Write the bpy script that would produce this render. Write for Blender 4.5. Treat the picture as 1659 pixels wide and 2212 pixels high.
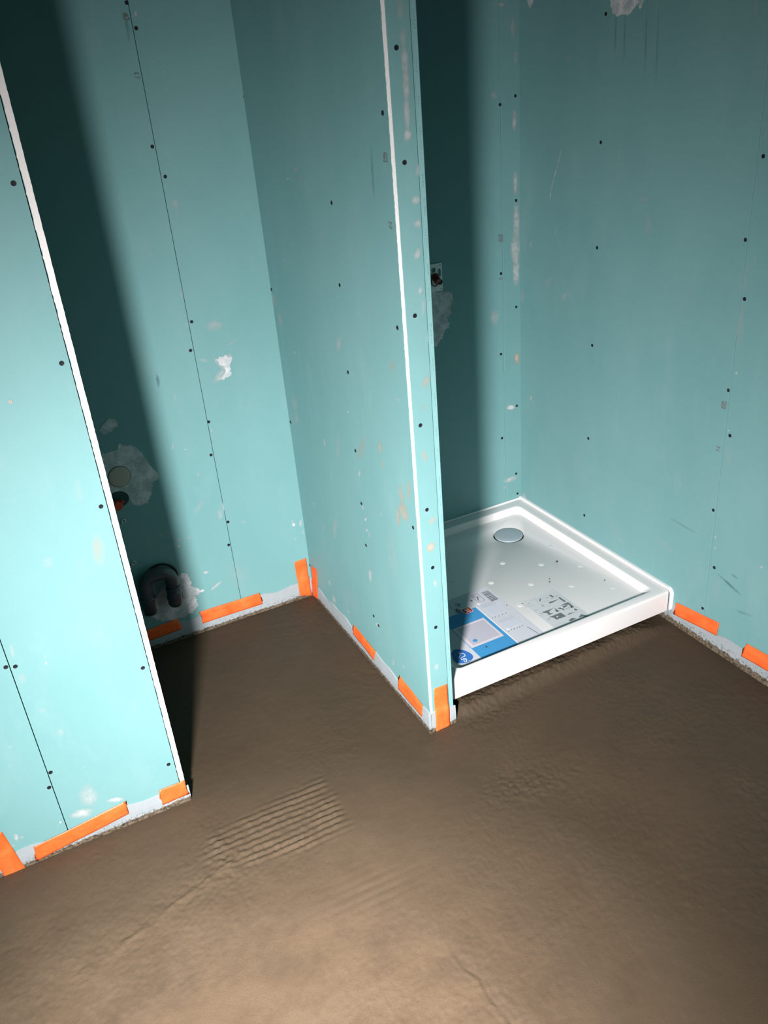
import bpy, bmesh, math, random
import numpy as np
from mathutils import Matrix, Vector
from mathutils.geometry import tessellate_polygon

for o in list(bpy.data.objects):
    bpy.data.objects.remove(o)
SC = bpy.context.scene
COL = SC.collection
rnd = random.Random(7)

# ------------------------------------------------------------------ camera
cam_d = bpy.data.cameras.new('camera')
cam = bpy.data.objects.new('camera', cam_d); COL.objects.link(cam)
R3 = ((0.8860911769871646, -0.4566202447375629, -0.07962649157980903),
      (-0.2731197464840156, -0.3755604705162511, -0.8856409752637461),
      (0.3744970362312742, 0.8065062213532022, -0.4574928248317906))   # rows: image right, image down, forward
right, down, fwd = (Vector(r) for r in R3)
M = Matrix((right, -down, -fwd)).transposed().to_4x4()
M.translation = Vector((-0.79057, -2.34475, 1.5625))
cam.matrix_world = M
cam_d.sensor_fit = 'VERTICAL'; cam_d.sensor_height = 36.0
cam_d.lens = 1792.1 / 2212 * 36.0
cam_d.clip_start = 0.02
SC.camera = cam

# ------------------------------------------------------------------ view, world
SC.view_settings.view_transform = 'Standard'
SC.view_settings.look = 'None'
SC.view_settings.gamma = 1.0
SC.view_settings.use_curve_mapping = False
SC.view_settings.exposure = 0.0
wd = bpy.data.worlds.new('world'); SC.world = wd; wd.use_nodes = True
wd.node_tree.nodes['Background'].inputs[0].default_value = (0.75, 0.9, 1.0, 1)
wd.node_tree.nodes['Background'].inputs[1].default_value = 0.002

# ------------------------------------------------------------------ the one work lamp, held left of the camera
LAMP_POWER = 815.0
LAMP_POS = (-1.22, -2.40, 1.25)
LAMP_AZ, LAMP_EL, LAMP_LOBE = 0.61, -0.525, 7.3
ld = bpy.data.lights.new('work_lamp', 'SPOT')
ld.energy = LAMP_POWER
ld.color = (1.0, 0.965, 0.955)
ld.shadow_soft_size = 0.085
ld.spot_size = math.radians(165); ld.spot_blend = 0.4
lo = bpy.data.objects.new('work_lamp', ld); COL.objects.link(lo)
lo.location = LAMP_POS
axis = Vector((math.sin(LAMP_AZ)*math.cos(LAMP_EL), math.cos(LAMP_AZ)*math.cos(LAMP_EL), math.sin(LAMP_EL)))
lo.rotation_euler = axis.to_track_quat('-Z', 'Y').to_euler()
ld.use_nodes = True                                  # beam profile of the reflector: cos^n about the lamp axis
nt = ld.node_tree; em = nt.nodes['Emission']
tc = nt.nodes.new('ShaderNodeTexCoord'); sp = nt.nodes.new('ShaderNodeSeparateXYZ')
ab = nt.nodes.new('ShaderNodeMath'); ab.operation = 'ABSOLUTE'
pw = nt.nodes.new('ShaderNodeMath'); pw.operation = 'POWER'; pw.inputs[1].default_value = LAMP_LOBE
nt.links.new(tc.outputs['Normal'], sp.inputs[0]); nt.links.new(sp.outputs['Z'], ab.inputs[0])
nt.links.new(ab.outputs[0], pw.inputs[0]); nt.links.new(pw.outputs[0], em.inputs['Strength'])

# ------------------------------------------------------------------ measured layout (metres)
XA, YA = -0.6394, -0.701          # right front corner of the left wall
YC, PT = -0.8174, 0.0731          # front of the partition, its thickness
XR = 0.8809                       # right wall
YT, ZT = -0.7861, 0.1157          # front and top of the shower tray
ZF = ZT - 0.025                   # tray floor
H = 2.5
SCREWS = {'L': [(-0.6673, 1.4618), (-0.6669, 1.144), (-0.6645, 0.8395), (-0.6665, 0.4258), (-0.6664, 0.1311), (-0.7722, 1.0923), (-0.9307, 0.5413), (-0.9133, 0.5357), (-0.9177, 0.2369), (-0.9308, 0.1973)], 'B': [(-0.2589, 1.7832), (-0.2477, 1.7296), (-0.2631, 1.4661), (-0.2444, 1.392), (-0.2465, 1.0085), (-0.2651, 0.929), (-0.2518, 0.7067), (-0.2635, 0.602), (-0.2503, 0.3658), (-0.2618, 0.2856)], 'P': [(0.0035, 1.561), (-0.7973, 1.5133), (-0.5111, 1.3324), (-0.006, 1.0577), (-0.5087, 1.1475), (-0.793, 1.1016), (-0.5048, 0.932), (-0.0115, 0.6467), (-0.5002, 0.7177), (-0.5039, 0.5642), (-0.506, 0.4349), (-0.7989, 0.6214), (-0.0029, 0.1202), (-0.5086, 0.2006), (-0.5367, 0.1838)], 'F': [(0.0268, 1.6185), (0.0286, 1.4242), (0.0301, 1.1262), (0.0265, 0.8811), (0.0296, 0.668), (0.0354, 0.5071), (0.0336, 0.3306)], 'S': [(0.8655, 1.4969), (0.809, 1.4772), (0.8658, 1.1938), (0.8032, 0.9717), (0.8637, 0.8498), (0.7982, 0.6974), (0.8634, 0.492), (0.7972, 0.3828), (0.8579, 0.223), (0.8634, 0.1378)], 'R': [(-0.3839, 1.6766), (-0.3825, 1.3703), (-0.3832, 1.0877), (-0.3771, 0.7943), (-0.3745, 0.4829), (-0.3683, 0.1964), (-0.9306, 1.3498), (-0.9083, 1.1662), (-0.9258, 1.0291), (-0.9091, 0.7922), (-0.931, 0.6734), (-0.9052, 0.4424), (-0.9313, 0.2694), (-0.9075, 0.117)]}
TAPES = {'T1': ('L', [(-1.0954, 0.1169), (-1.0522, 0.1268), (-1.0342, -0.0066), (-1.0791, -0.016)]), 'T2': ('L', [(-1.0035, 0.051), (-0.7852, 0.0733), (-0.7842, 0.0346), (-1.0067, 0.007)]), 'T3': ('L', [(-0.7042, 0.0667), (-0.6401, 0.0665), (-0.6384, 0.0198), (-0.7043, 0.0186)]), 'T4': ('B', [(-0.6124, 0.0744), (-0.4699, 0.0806), (-0.4674, 0.0384), (-0.6126, 0.0328)]), 'T5': ('B', [(-0.3974, 0.0789), (-0.1903, 0.0766), (-0.1856, 0.0319), (-0.3948, 0.0338)]), 'T6': ('B', [(-0.0532, 0.1493), (-0.0094, 0.1508), (-0.01, 0.0007), (-0.0518, 0.0152)]), 'T7': ('P', [(-0.0138, 0.1222), (-0.0667, 0.1368), (-0.05, 0.007), (-0.0037, -0.0049)]), 'T8': ('P', [(-0.344, 0.0753), (-0.5, 0.0668), (-0.4864, 0.0272), (-0.3387, 0.0369)]), 'T9': ('P', [(-0.6489, 0.0785), (-0.785, 0.067), (-0.7751, 0.0234), (-0.637, 0.0255)]), 'T10': ('F', [(0.0162, 0.1402), (0.0573, 0.1389), (0.0578, -0.0019), (0.013, -0.0065)]), 'T11': ('R', [(-0.8081, 0.0831), (-0.97, 0.1023), (-0.9729, 0.0591), (-0.8053, 0.0387)]), 'T12': ('R', [(-1.0715, 0.0915), (-1.2595, 0.1046), (-1.2679, 0.0567), (-1.0625, 0.0433)])}
PATCHES = {'cap_patch': ('B', [(-0.5708, 0.6863), (-0.5497, 0.686), (-0.5292, 0.6895), (-0.5159, 0.7076), (-0.5082, 0.6948), (-0.4855, 0.6924), (-0.4646, 0.665), (-0.4555, 0.6442), (-0.446, 0.6081), (-0.4327, 0.5893), (-0.4314, 0.57), (-0.4517, 0.5644), (-0.461, 0.5366), (-0.4777, 0.5068), (-0.4996, 0.5018), (-0.5219, 0.5105), (-0.5271, 0.5332), (-0.5431, 0.5531), (-0.5718, 0.5598), (-0.5985, 0.5882), (-0.6072, 0.6348), (-0.593, 0.6815)]), 'dab': ('B', [(-0.5651, 0.7592), (-0.5454, 0.7751), (-0.5252, 0.7858), (-0.5118, 0.7737), (-0.5096, 0.7592), (-0.5328, 0.7457), (-0.5557, 0.7445)]), 'faint_rect': ('B', [(-0.5222, 0.4932), (-0.4824, 0.4849), (-0.4795, 0.4486), (-0.5271, 0.4549)]), 'pipe_patch': ('B', [(-0.4477, 0.232), (-0.4209, 0.2354), (-0.4047, 0.2123), (-0.4056, 0.1778), (-0.3688, 0.149), (-0.4043, 0.1443), (-0.3967, 0.1034), (-0.4194, 0.0851), (-0.4478, 0.0779), (-0.4927, 0.0818), (-0.5215, 0.0885), (-0.5456, 0.1158), (-0.5558, 0.1373), (-0.5362, 0.1606), (-0.498, 0.2028), (-0.4725, 0.2194)]), 'hook': ('B', [(-0.1971, 0.8887), (-0.168, 0.8937), (-0.1507, 0.8789), (-0.1602, 0.8569), (-0.1587, 0.8324), (-0.1845, 0.8239), (-0.2083, 0.8263), (-0.1821, 0.8376), (-0.1719, 0.8552), (-0.1892, 0.8702)]), 'shower_patch': ('S', [(0.5279, 0.9618), (0.5522, 0.9522), (0.5877, 0.9506), (0.6104, 0.9386), (0.6128, 0.9218), (0.6066, 0.9047), (0.6019, 0.8964), (0.6063, 0.8773), (0.5984, 0.8695), (0.5896, 0.8656), (0.5964, 0.8308), (0.5812, 0.8282), (0.5691, 0.8024), (0.5578, 0.7933), (0.5419, 0.7776), (0.5333, 0.7775), (0.5093, 0.8012), (0.5081, 0.9116)]), 'top_patch': ('R', [(-0.3914, 1.7522), (-0.398, 1.706), (-0.4123, 1.676), (-0.4268, 1.6675), (-0.4473, 1.6707), (-0.4694, 1.6696), (-0.4916, 1.6824), (-0.5088, 1.6905), (-0.5068, 1.677), (-0.5231, 1.693), (-0.5351, 1.7348)]), 'top_dab': ('R', [(-0.0343, 1.7784), (-0.0432, 1.734), (-0.0544, 1.7213), (-0.0677, 1.7383), (-0.0763, 1.7735)])}
SMEARS = {'S': [(0.8675, 1.7249, 0.0082, -0.0003, -0.0004, -0.0411, 0.45, 0), (0.8588, 1.6781, 0.0083, -0.0004, -0.0002, -0.0238, 0.3, 0), (0.8664, 1.5992, 0.0067, -0.0004, -0.0001, -0.0147, 0.4, 0), (0.8438, 1.5326, 0.0068, -0.0005, -0.0002, -0.0125, 0.25, 1), (0.8615, 1.429, 0.0069, -0.0006, -0.0003, -0.0287, 0.5, 0), (0.862, 1.2957, 0.0089, -0.001, -0.0004, -0.0479, 0.5, 0), (0.8633, 1.2473, 0.0072, -0.0008, -0.0003, -0.0348, 0.5, 0), (0.8291, 1.2236, 0.0036, -0.0004, -0.0002, -0.0111, 0.5, 0), (0.8659, 1.1266, 0.011, -0.0015, -0.0005, -0.0581, 0.5, 0), (0.8276, 1.1174, 0.0054, -0.0008, -0.0003, -0.0217, 0.4, 0), (0.8615, 1.0391, 0.0148, -0.0022, -0.0004, -0.0418, 0.55, 0), (0.8628, 0.9711, 0.0113, -0.0018, -0.0004, -0.0458, 0.55, 0), (0.8586, 0.9258, 0.0094, -0.0016, -0.0002, -0.0185, 0.5, 0), (0.8642, 0.667, 0.0079, -0.0017, -0.0002, -0.0202, 0.6, 1), (0.8636, 0.5992, 0.008, -0.0018, -0.0003, -0.0378, 0.5, 0), (0.8365, 0.4922, 0.0161, -0.0038, -0.0001, -0.0088, 0.7, 0), (0.8652, 0.2649, 0.0063, -0.0017, -0.0003, -0.0418, 0.5, 0), (0.8332, 0.207, 0.0248, 0.0035, 0.0043, -0.01, 0.5, 0), (0.8223, 0.1811, 0.0191, 0.0027, 0.0034, -0.008, 0.35, 0), (0.7743, 0.8314, 0.015, -0.0028, -0.0005, -0.0221, 0.3, 0), (0.6217, 0.1922, 0.0292, 0.0042, 0.0053, -0.0137, 0.2, 0), (0.7861, 1.5055, 0.01, -0.0008, -0.0002, -0.01, 0.25, 0), (0.8188, 1.7384, 0.0129, -0.0005, -0.0001, -0.0046, 0.4, 0), (0.8368, 0.1574, 0.0169, -0.005, -0.0003, -0.0234, 0.25, 0)], 'R': [(-0.0604, 1.0579, -0.0063, 0.0007, -0.0, -0.0131, 0.5, 0), (-0.2363, 0.922, -0.0105, -0.0013, 0.0131, -0.0207, 0.3, 0), (-0.1552, 0.9531, -0.0186, -0.0002, 0.009, -0.0228, 0.2, 0), (-0.561, 1.234, -0.0369, 0.0069, -0.0032, -0.009, 0.12, 0), (-0.5847, 1.1651, -0.0155, 0.0015, -0.0027, -0.0296, 0.15, 0), (-0.0617, 0.5342, -0.0068, 0.0019, -0.0, -0.0138, 0.55, 0), (-0.0137, 0.8853, -0.0106, 0.0018, 0.0001, -0.0251, 0.35, 0), (-0.9229, 0.9672, -0.0125, 0.0015, -0.0021, -0.0574, 0.18, 0), (-0.9359, 0.6169, -0.0118, 0.0041, -0.0045, -0.0319, 0.15, 0), (-0.931, 1.395, -0.0037, 0.0, -0.0018, -0.0113, 0.25, 0), (-0.9279, 0.8428, -0.0035, 0.0009, -0.0004, -0.0029, 0.9, 0), (-0.9068, 0.7928, -0.0036, 0.001, -0.0005, -0.0036, 0.9, 0), (-0.9247, 0.6858, -0.0029, 0.0009, -0.0003, -0.0025, 0.9, 0), (-0.9236, 0.3655, -0.0039, 0.0018, -0.0005, -0.0035, 0.9, 0), (-0.9265, 0.331, -0.0039, 0.0019, -0.0004, -0.0028, 0.6, 0), (-0.0215, 0.1295, -0.0108, 0.0077, -0.0137, -0.0141, 0.5, 0), (-0.0714, 0.1145, -0.0083, 0.0114, -0.0706, -0.0041, 0.4, 0), (-1.0821, 0.3466, -0.0055, 0.0028, -0.0006, -0.004, 0.7, 0), (-0.942, 1.1255, -0.0026, 0.0003, -0.0016, -0.0105, 0.2, 0), (-0.9205, 1.0793, -0.0081, 0.0003, 0.0012, -0.0439, 0.15, 0), (-0.7478, 0.2527, -0.0448, -0.0099, 0.0063, -0.0104, 0.1, 0), (-0.5252, 0.2002, -0.053, -0.0325, 0.0085, -0.0088, 0.12, 0), (-0.8651, 1.6444, -0.0062, -0.0006, -0.0024, -0.0156, 0.25, 0), (-0.2382, 1.5811, -0.0142, -0.0008, -0.0002, -0.0068, 0.2, 0), (-0.1847, 1.6505, -0.0083, -0.0007, -0.0001, -0.0034, 0.2, 0), (-0.9881, 0.2433, -0.044, -0.0125, 0.0026, -0.0048, 0.35, 2), (-1.0504, 0.1805, -0.0289, 0.006, 0.0009, -0.0049, 0.2, 2), (-1.0028, 0.2769, -0.0117, -0.0023, 0.0019, -0.004, 0.3, 2), (-0.8025, 0.3487, -0.0624, -0.0029, 0.0014, -0.0033, 0.15, 2), (-0.9486, 0.2022, -0.0158, 0.0085, -0.0059, -0.0442, 0.12, 0), (-0.4234, 1.6421, -0.0053, -0.0005, -0.0007, -0.0626, 0.2, 2), (-0.459, 1.6289, -0.0034, -0.0003, -0.0014, -0.0725, 0.2, 2), (-0.537, 1.5926, -0.0033, -0.0003, -0.0029, -0.0817, 0.2, 2), (-0.5773, 1.5899, -0.0032, -0.0003, -0.0039, -0.0907, 0.15, 2)], 'B': [(-0.2326, 0.8934, 0.0111, -0.0056, -0.0023, -0.0049, 0.5, 0), (-0.1839, 0.9859, 0.0272, -0.0005, 0.0, -0.0159, 0.35, 0), (-0.2602, 1.089, 0.0051, -0.0009, -0.0029, -0.0149, 0.25, 0), (-0.2633, 1.0051, 0.0052, -0.001, -0.002, -0.0102, 0.25, 0), (-0.3734, 0.8631, 0.0052, -0.0002, -0.0007, -0.0202, 0.35, 2), (-0.3358, 0.8014, 0.0026, -0.0006, -0.0019, -0.0095, 0.5, 0), (-0.3714, 0.6576, 0.0025, -0.0012, -0.0036, -0.0093, 0.55, 0), (-0.3369, 0.6395, 0.0027, -0.0007, -0.0004, -0.0021, 0.8, 0), (-0.315, 0.5508, 0.0055, -0.0016, -0.0019, -0.0104, 0.3, 0), (-0.2708, 0.4013, 0.0087, -0.0027, -0.0033, -0.0188, 0.4, 0), (-0.248, 0.678, 0.0035, -0.0009, -0.0013, -0.0072, 0.6, 0), (-0.2566, 0.4216, 0.0029, -0.0002, 0.0004, -0.0194, 0.5, 0), (-0.2424, 1.7593, 0.0044, -0.0002, -0.0017, -0.0077, 0.6, 0), (-0.2219, 1.6574, 0.0063, -0.002, -0.0007, -0.0014, 0.5, 0), (-0.2002, 1.6325, 0.0035, 0.0006, 0.0002, -0.0015, 0.6, 0), (-0.0735, 1.6336, 0.0049, -0.0003, -0.0002, -0.001, 0.5, 0), (-0.1985, 1.594, 0.0018, -0.0001, -0.0008, -0.0041, 0.4, 0), (-0.2321, 1.3232, 0.01, 0.0004, -0.0001, -0.0138, 0.35, 0), (-0.2303, 1.2936, 0.0037, -0.0005, -0.0011, -0.0058, 0.35, 0), (-0.0361, 0.2886, 0.0064, -0.002, -0.0012, -0.0084, 0.95, 0), (-0.0115, 0.2861, 0.0056, -0.0018, -0.0018, -0.0135, 0.9, 0), (-0.0392, 0.3018, 0.0032, -0.001, -0.0007, -0.005, 0.6, 0), (-0.008, 0.2497, 0.0032, -0.001, -0.0009, -0.0068, 0.6, 0), (-0.037, 0.2342, 0.0032, -0.0011, -0.0009, -0.0068, 0.5, 0), (-0.2022, 0.3515, 0.0085, -0.0044, -0.0013, -0.0038, 0.35, 0), (-0.3507, 0.2136, 0.0104, -0.0015, -0.0002, -0.006, 0.8, 0), (-0.3273, 0.1539, 0.0022, -0.0049, -0.0225, -0.0114, 0.6, 0), (-0.4629, 0.3884, 0.0054, -0.0018, -0.0009, -0.0046, 0.5, 0), (-0.4419, 0.3848, 0.0049, 0.0004, 0.0004, -0.004, 0.6, 0), (-0.4132, 0.3524, 0.0042, -0.0034, -0.0038, -0.0065, 0.5, 0), (-0.4172, 0.3321, 0.0056, -0.0018, -0.0009, -0.0047, 0.6, 0), (-0.3811, 0.3502, 0.0049, -0.0039, -0.0023, -0.0039, 0.35, 0), (-0.4107, 0.2434, 0.008, -0.0046, -0.0008, -0.0023, 0.6, 0), (-0.5092, 0.366, 0.004, -0.0013, -0.001, -0.0046, 0.4, 0), (-0.2687, 1.7314, 0.0045, 0.0003, -0.0018, -0.0308, 0.3, 2), (-0.3306, 0.4442, 0.0054, -0.0057, -0.0209, -0.0245, 0.2, 0), (-0.1424, 0.9274, 0.0234, 0.0077, 0.001, -0.0026, 0.25, 0), (-0.2483, 0.1704, 0.0379, -0.0134, -0.0085, -0.0509, 0.1, 0), (-0.402, 0.1456, 0.0207, -0.0012, 0.0003, -0.0087, 0.5, 0), (-0.4206, 1.7621, 0.0105, 0.0027, 0.0027, -0.0177, 0.2, 0)], 'P': [(-0.0103, 1.0254, -0.0167, 0.0033, 0.0039, -0.025, 0.4, 0), (-0.0492, 0.9782, -0.0205, 0.0048, -0.0002, -0.0242, 0.3, 0), (-0.0754, 0.7292, -0.0253, 0.008, 0.0045, -0.0338, 0.3, 0), (-0.0722, 0.676, -0.0213, 0.0071, 0.0037, -0.0283, 0.25, 0), (-0.4678, 0.996, -0.0174, 0.0032, 0.0103, -0.0235, 0.35, 0), (-0.1346, 0.8993, -0.0058, 0.002, -0.0042, -0.0055, 0.6, 0), (-0.478, 0.8186, -0.0046, 0.0014, 0.0006, -0.0027, 0.9, 0), (-0.49, 1.1158, -0.0042, 0.0007, 0.0004, -0.0017, 0.9, 0), (-0.2832, 0.6697, -0.0092, 0.0037, -0.0018, -0.0121, 0.5, 0), (-0.3825, 0.6821, -0.0168, 0.0058, 0.0136, -0.0534, 0.15, 0), (-0.5403, 0.736, -0.0221, 0.0049, 0.0318, -0.0487, 0.2, 1), (-0.6533, 0.7807, -0.0093, 0.0037, -0.0022, -0.0187, 0.5, 1), (-0.663, 0.7373, -0.0053, 0.0021, 0.0, -0.0124, 0.45, 1), (-0.5124, 0.6575, -0.0059, 0.0017, 0.0068, -0.0131, 0.6, 0), (-0.7504, 0.6814, -0.0124, 0.0059, -0.0049, -0.0374, 0.45, 1), (-0.7545, 0.6456, -0.0216, 0.013, -0.0148, -0.0197, 0.5, 1), (-0.7214, 0.6149, -0.0104, 0.0049, -0.0003, -0.0282, 0.5, 1), (-0.792, 0.7163, -0.0118, 0.0047, 0.0044, -0.032, 0.35, 1), (-0.5103, 0.5535, -0.0062, 0.0033, -0.003, -0.0069, 0.7, 0), (-0.5211, 0.5227, -0.0078, 0.0034, 0.0013, -0.0062, 0.9, 0), (-0.5231, 0.4908, -0.0094, 0.0042, 0.001, -0.0047, 0.7, 0), (-0.5356, 0.4821, -0.0062, 0.0036, -0.004, -0.0093, 0.4, 0), (-0.2851, 0.3919, -0.023, 0.0102, 0.0118, -0.0451, 0.25, 0), (-0.5139, 0.3426, -0.0131, 0.0072, 0.0007, -0.0217, 0.55, 0), (-0.1756, 0.1406, -0.0087, 0.0055, -0.0047, -0.0113, 0.6, 0), (-0.1982, 0.0867, -0.0172, 0.0113, -0.007, -0.017, 0.5, 0), (-0.6153, 0.104, -0.0094, 0.007, -0.0021, -0.0116, 0.6, 0), (-0.68, 0.13, -0.0059, 0.0039, 0.0013, -0.0088, 0.5, 0), (-0.3137, 0.1069, -0.0059, 0.0034, 0.0009, -0.004, 0.9, 0), (-0.2541, 1.3716, -0.0081, 0.0004, 0.0012, -0.0033, 0.6, 0), (-0.3163, 1.395, -0.0122, 0.0005, 0.0022, -0.0064, 0.3, 0), (-0.3398, 1.3763, -0.015, 0.0021, -0.0053, -0.0118, 0.15, 0), (-0.1469, 1.159, -0.0044, 0.0008, -0.001, -0.0071, 0.5, 0), (-0.6257, 0.5844, -0.0085, 0.0036, 0.0008, -0.0044, 0.3, 0), (-0.7555, 1.0093, -0.0182, 0.0044, 0.0025, -0.0154, 0.2, 1), (-0.7704, 0.9359, -0.0189, -0.0001, 0.0039, -0.0039, 0.25, 0), (-0.1336, 0.4106, -0.0064, 0.0026, 0.0011, -0.0037, 0.6, 0), (-0.5307, 0.1835, -0.0116, 0.0078, -0.0012, -0.0073, 0.9, 0), (-0.1892, 0.3492, -0.0124, 0.0055, 0.0016, -0.0057, 0.3, 0), (-0.6706, 0.482, -0.0333, 0.0176, -0.0001, -0.0836, 0.12, 0), (-0.3502, 0.1617, -0.0506, 0.0379, -0.0483, -0.0346, 0.1, 0), (-0.7338, 1.4081, -0.0063, 0.0004, 0.0013, -0.0523, 0.2, 2)], 'F': [(0.0393, 1.6782, 0.0076, -0.0, -0.0002, -0.0179, 0.3, 0), (0.0415, 1.6346, 0.0067, -0.0001, -0.0002, -0.0162, 0.4, 0), (0.0425, 1.5974, 0.0078, -0.0002, -0.0003, -0.0286, 0.6, 0), (0.0422, 1.5556, 0.0079, -0.0002, -0.0003, -0.0293, 0.7, 0), (0.0406, 1.5089, 0.007, -0.0003, -0.0003, -0.0333, 0.6, 0), (0.0387, 1.4715, 0.009, -0.0009, -0.0009, -0.0113, 0.75, 0), (0.0576, 1.4077, 0.0062, -0.0007, -0.0008, -0.0117, 0.55, 0), (0.0485, 1.3532, 0.0086, -0.0037, -0.0041, -0.0076, 0.6, 0), (0.0485, 1.3085, 0.0095, -0.0013, -0.0006, -0.0079, 0.65, 0), (0.0455, 1.2503, 0.0069, -0.0032, -0.006, -0.0112, 0.55, 0), (0.0469, 1.1763, 0.0055, -0.0009, -0.0006, -0.0085, 0.6, 0), (0.0514, 1.1437, 0.0044, -0.0008, -0.0016, -0.0241, 0.3, 0), (0.0473, 0.9775, 0.0064, -0.0036, -0.0069, -0.0134, 0.45, 1), (0.0324, 0.8049, 0.0059, -0.0001, 0.0033, -0.0165, 0.45, 1), (0.0414, 0.6347, 0.0055, -0.0044, -0.006, -0.0094, 0.45, 1), (0.0333, 0.5651, 0.0084, -0.008, -0.0084, -0.0106, 0.6, 1), (0.0291, 0.2078, 0.0063, -0.0053, -0.0044, -0.0094, 0.4, 0), (0.0592, 1.073, 0.0056, -0.0011, -0.0006, -0.01, 0.2, 0), (0.0399, 0.4601, 0.0065, -0.0023, -0.0006, -0.0106, 0.35, 0), (0.0377, 0.9208, 0.0046, -0.0011, -0.0007, -0.0107, 0.2, 1)], 'L': [(-0.8583, 0.1312, 0.019, -0.0104, -0.0076, -0.0318, 0.45, 0), (-0.8039, 0.089, 0.0183, -0.0063, -0.0008, -0.0071, 0.85, 0), (-0.8827, 0.0874, 0.0258, -0.0064, -0.0012, -0.0143, 0.7, 0), (-1.0296, 0.0955, 0.0056, -0.0003, -0.0002, -0.0112, 0.8, 0), (-1.0182, 0.0888, 0.0044, -0.0026, -0.001, -0.0039, 0.5, 0), (-0.9336, 0.0877, 0.0023, -0.0013, -0.001, -0.004, 0.95, 0), (-0.9089, 0.5743, 0.0044, -0.0003, -0.0012, -0.0203, 0.3, 0), (-0.8544, 0.5198, 0.0022, -0.0009, -0.0014, -0.0056, 0.6, 0), (-0.853, 0.5364, 0.0017, -0.0007, -0.0009, -0.0033, 0.5, 0), (-0.8721, 0.3335, 0.0039, -0.0089, -0.0065, -0.0052, 0.35, 0), (-0.9083, 0.5021, 0.0084, -0.0037, -0.0036, -0.0134, 0.2, 0), (-0.6926, 0.7433, 0.0128, -0.0016, -0.0033, -0.0411, 0.25, 1), (-0.8465, 0.2159, 0.0029, -0.0001, 0.0, -0.0021, 0.6, 0), (-0.9757, 0.343, 0.0045, 0.0011, 0.0003, -0.0025, 0.5, 0), (-0.9909, 0.2939, 0.0034, -0.0018, -0.0007, -0.0024, 0.4, 0), (-0.792, 0.7493, 0.0101, -0.0035, -0.0036, -0.0142, 0.2, 0), (-0.8915, 0.4054, 0.0092, 0.0002, 0.0001, -0.0062, 0.2, 0), (-1.0411, 0.0752, 0.0013, -0.0008, -0.0005, -0.002, 0.9, 0), (-0.698, 0.8853, 0.007, -0.0009, -0.0034, -0.03, 0.15, 0)]}
STAMPS = {'B': [[(-0.2738, 1.7635), (-0.2641, 1.7621), (-0.2573, 1.7474), (-0.2743, 1.7462)], [(-0.2739, 1.6353), (-0.2626, 1.6346), (-0.2623, 1.6305), (-0.2736, 1.6313)], [(-0.2736, 1.6262), (-0.2611, 1.6253), (-0.2609, 1.6212), (-0.2724, 1.621)]], 'P': [[(-0.7871, 1.4445), (-0.8044, 1.4433), (-0.8036, 1.4268), (-0.786, 1.427)], [(-0.787, 1.316), (-0.801, 1.3163), (-0.8022, 1.3111), (-0.7901, 1.3109)], [(-0.7897, 1.3082), (-0.8017, 1.3084), (-0.8027, 1.3023), (-0.7927, 1.3022)]], 'S': [[(0.7956, 1.0987), (0.8127, 1.0948), (0.8123, 1.0715), (0.7951, 1.0755)], [(0.7956, 0.9578), (0.8085, 0.9572), (0.8084, 0.9526), (0.7955, 0.9532)]], 'R': [[(-0.8917, 0.7584), (-0.9097, 0.7609), (-0.9095, 0.7405), (-0.8929, 0.7382)], [(-0.8916, 0.6312), (-0.9042, 0.6314), (-0.9032, 0.6271), (-0.8906, 0.6268)], [(-0.8912, 0.6216), (-0.9039, 0.6219), (-0.9029, 0.6175), (-0.8902, 0.6172)]]}
SCRATCH = [[(-0.1576, 1.2041), (-0.1616, 1.2312), (-0.1746, 1.2636), (-0.1936, 1.3072), (-0.2101, 1.3458)], [(-0.1822, 1.1299), (-0.2016, 1.0877), (-0.2231, 1.0554), (-0.2419, 1.034)], [(-0.5187, 1.6342), (-0.5298, 1.6183), (-0.5426, 1.6023)]]
CAP = (-0.5403, 0.6077, 0.0311)
RED = (-0.566, 0.5267)
RINGS = [(-0.5588, 0.4671), (-0.574, 0.4546), (-0.5604, 0.3225), (-0.5765, 0.3115)]
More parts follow.
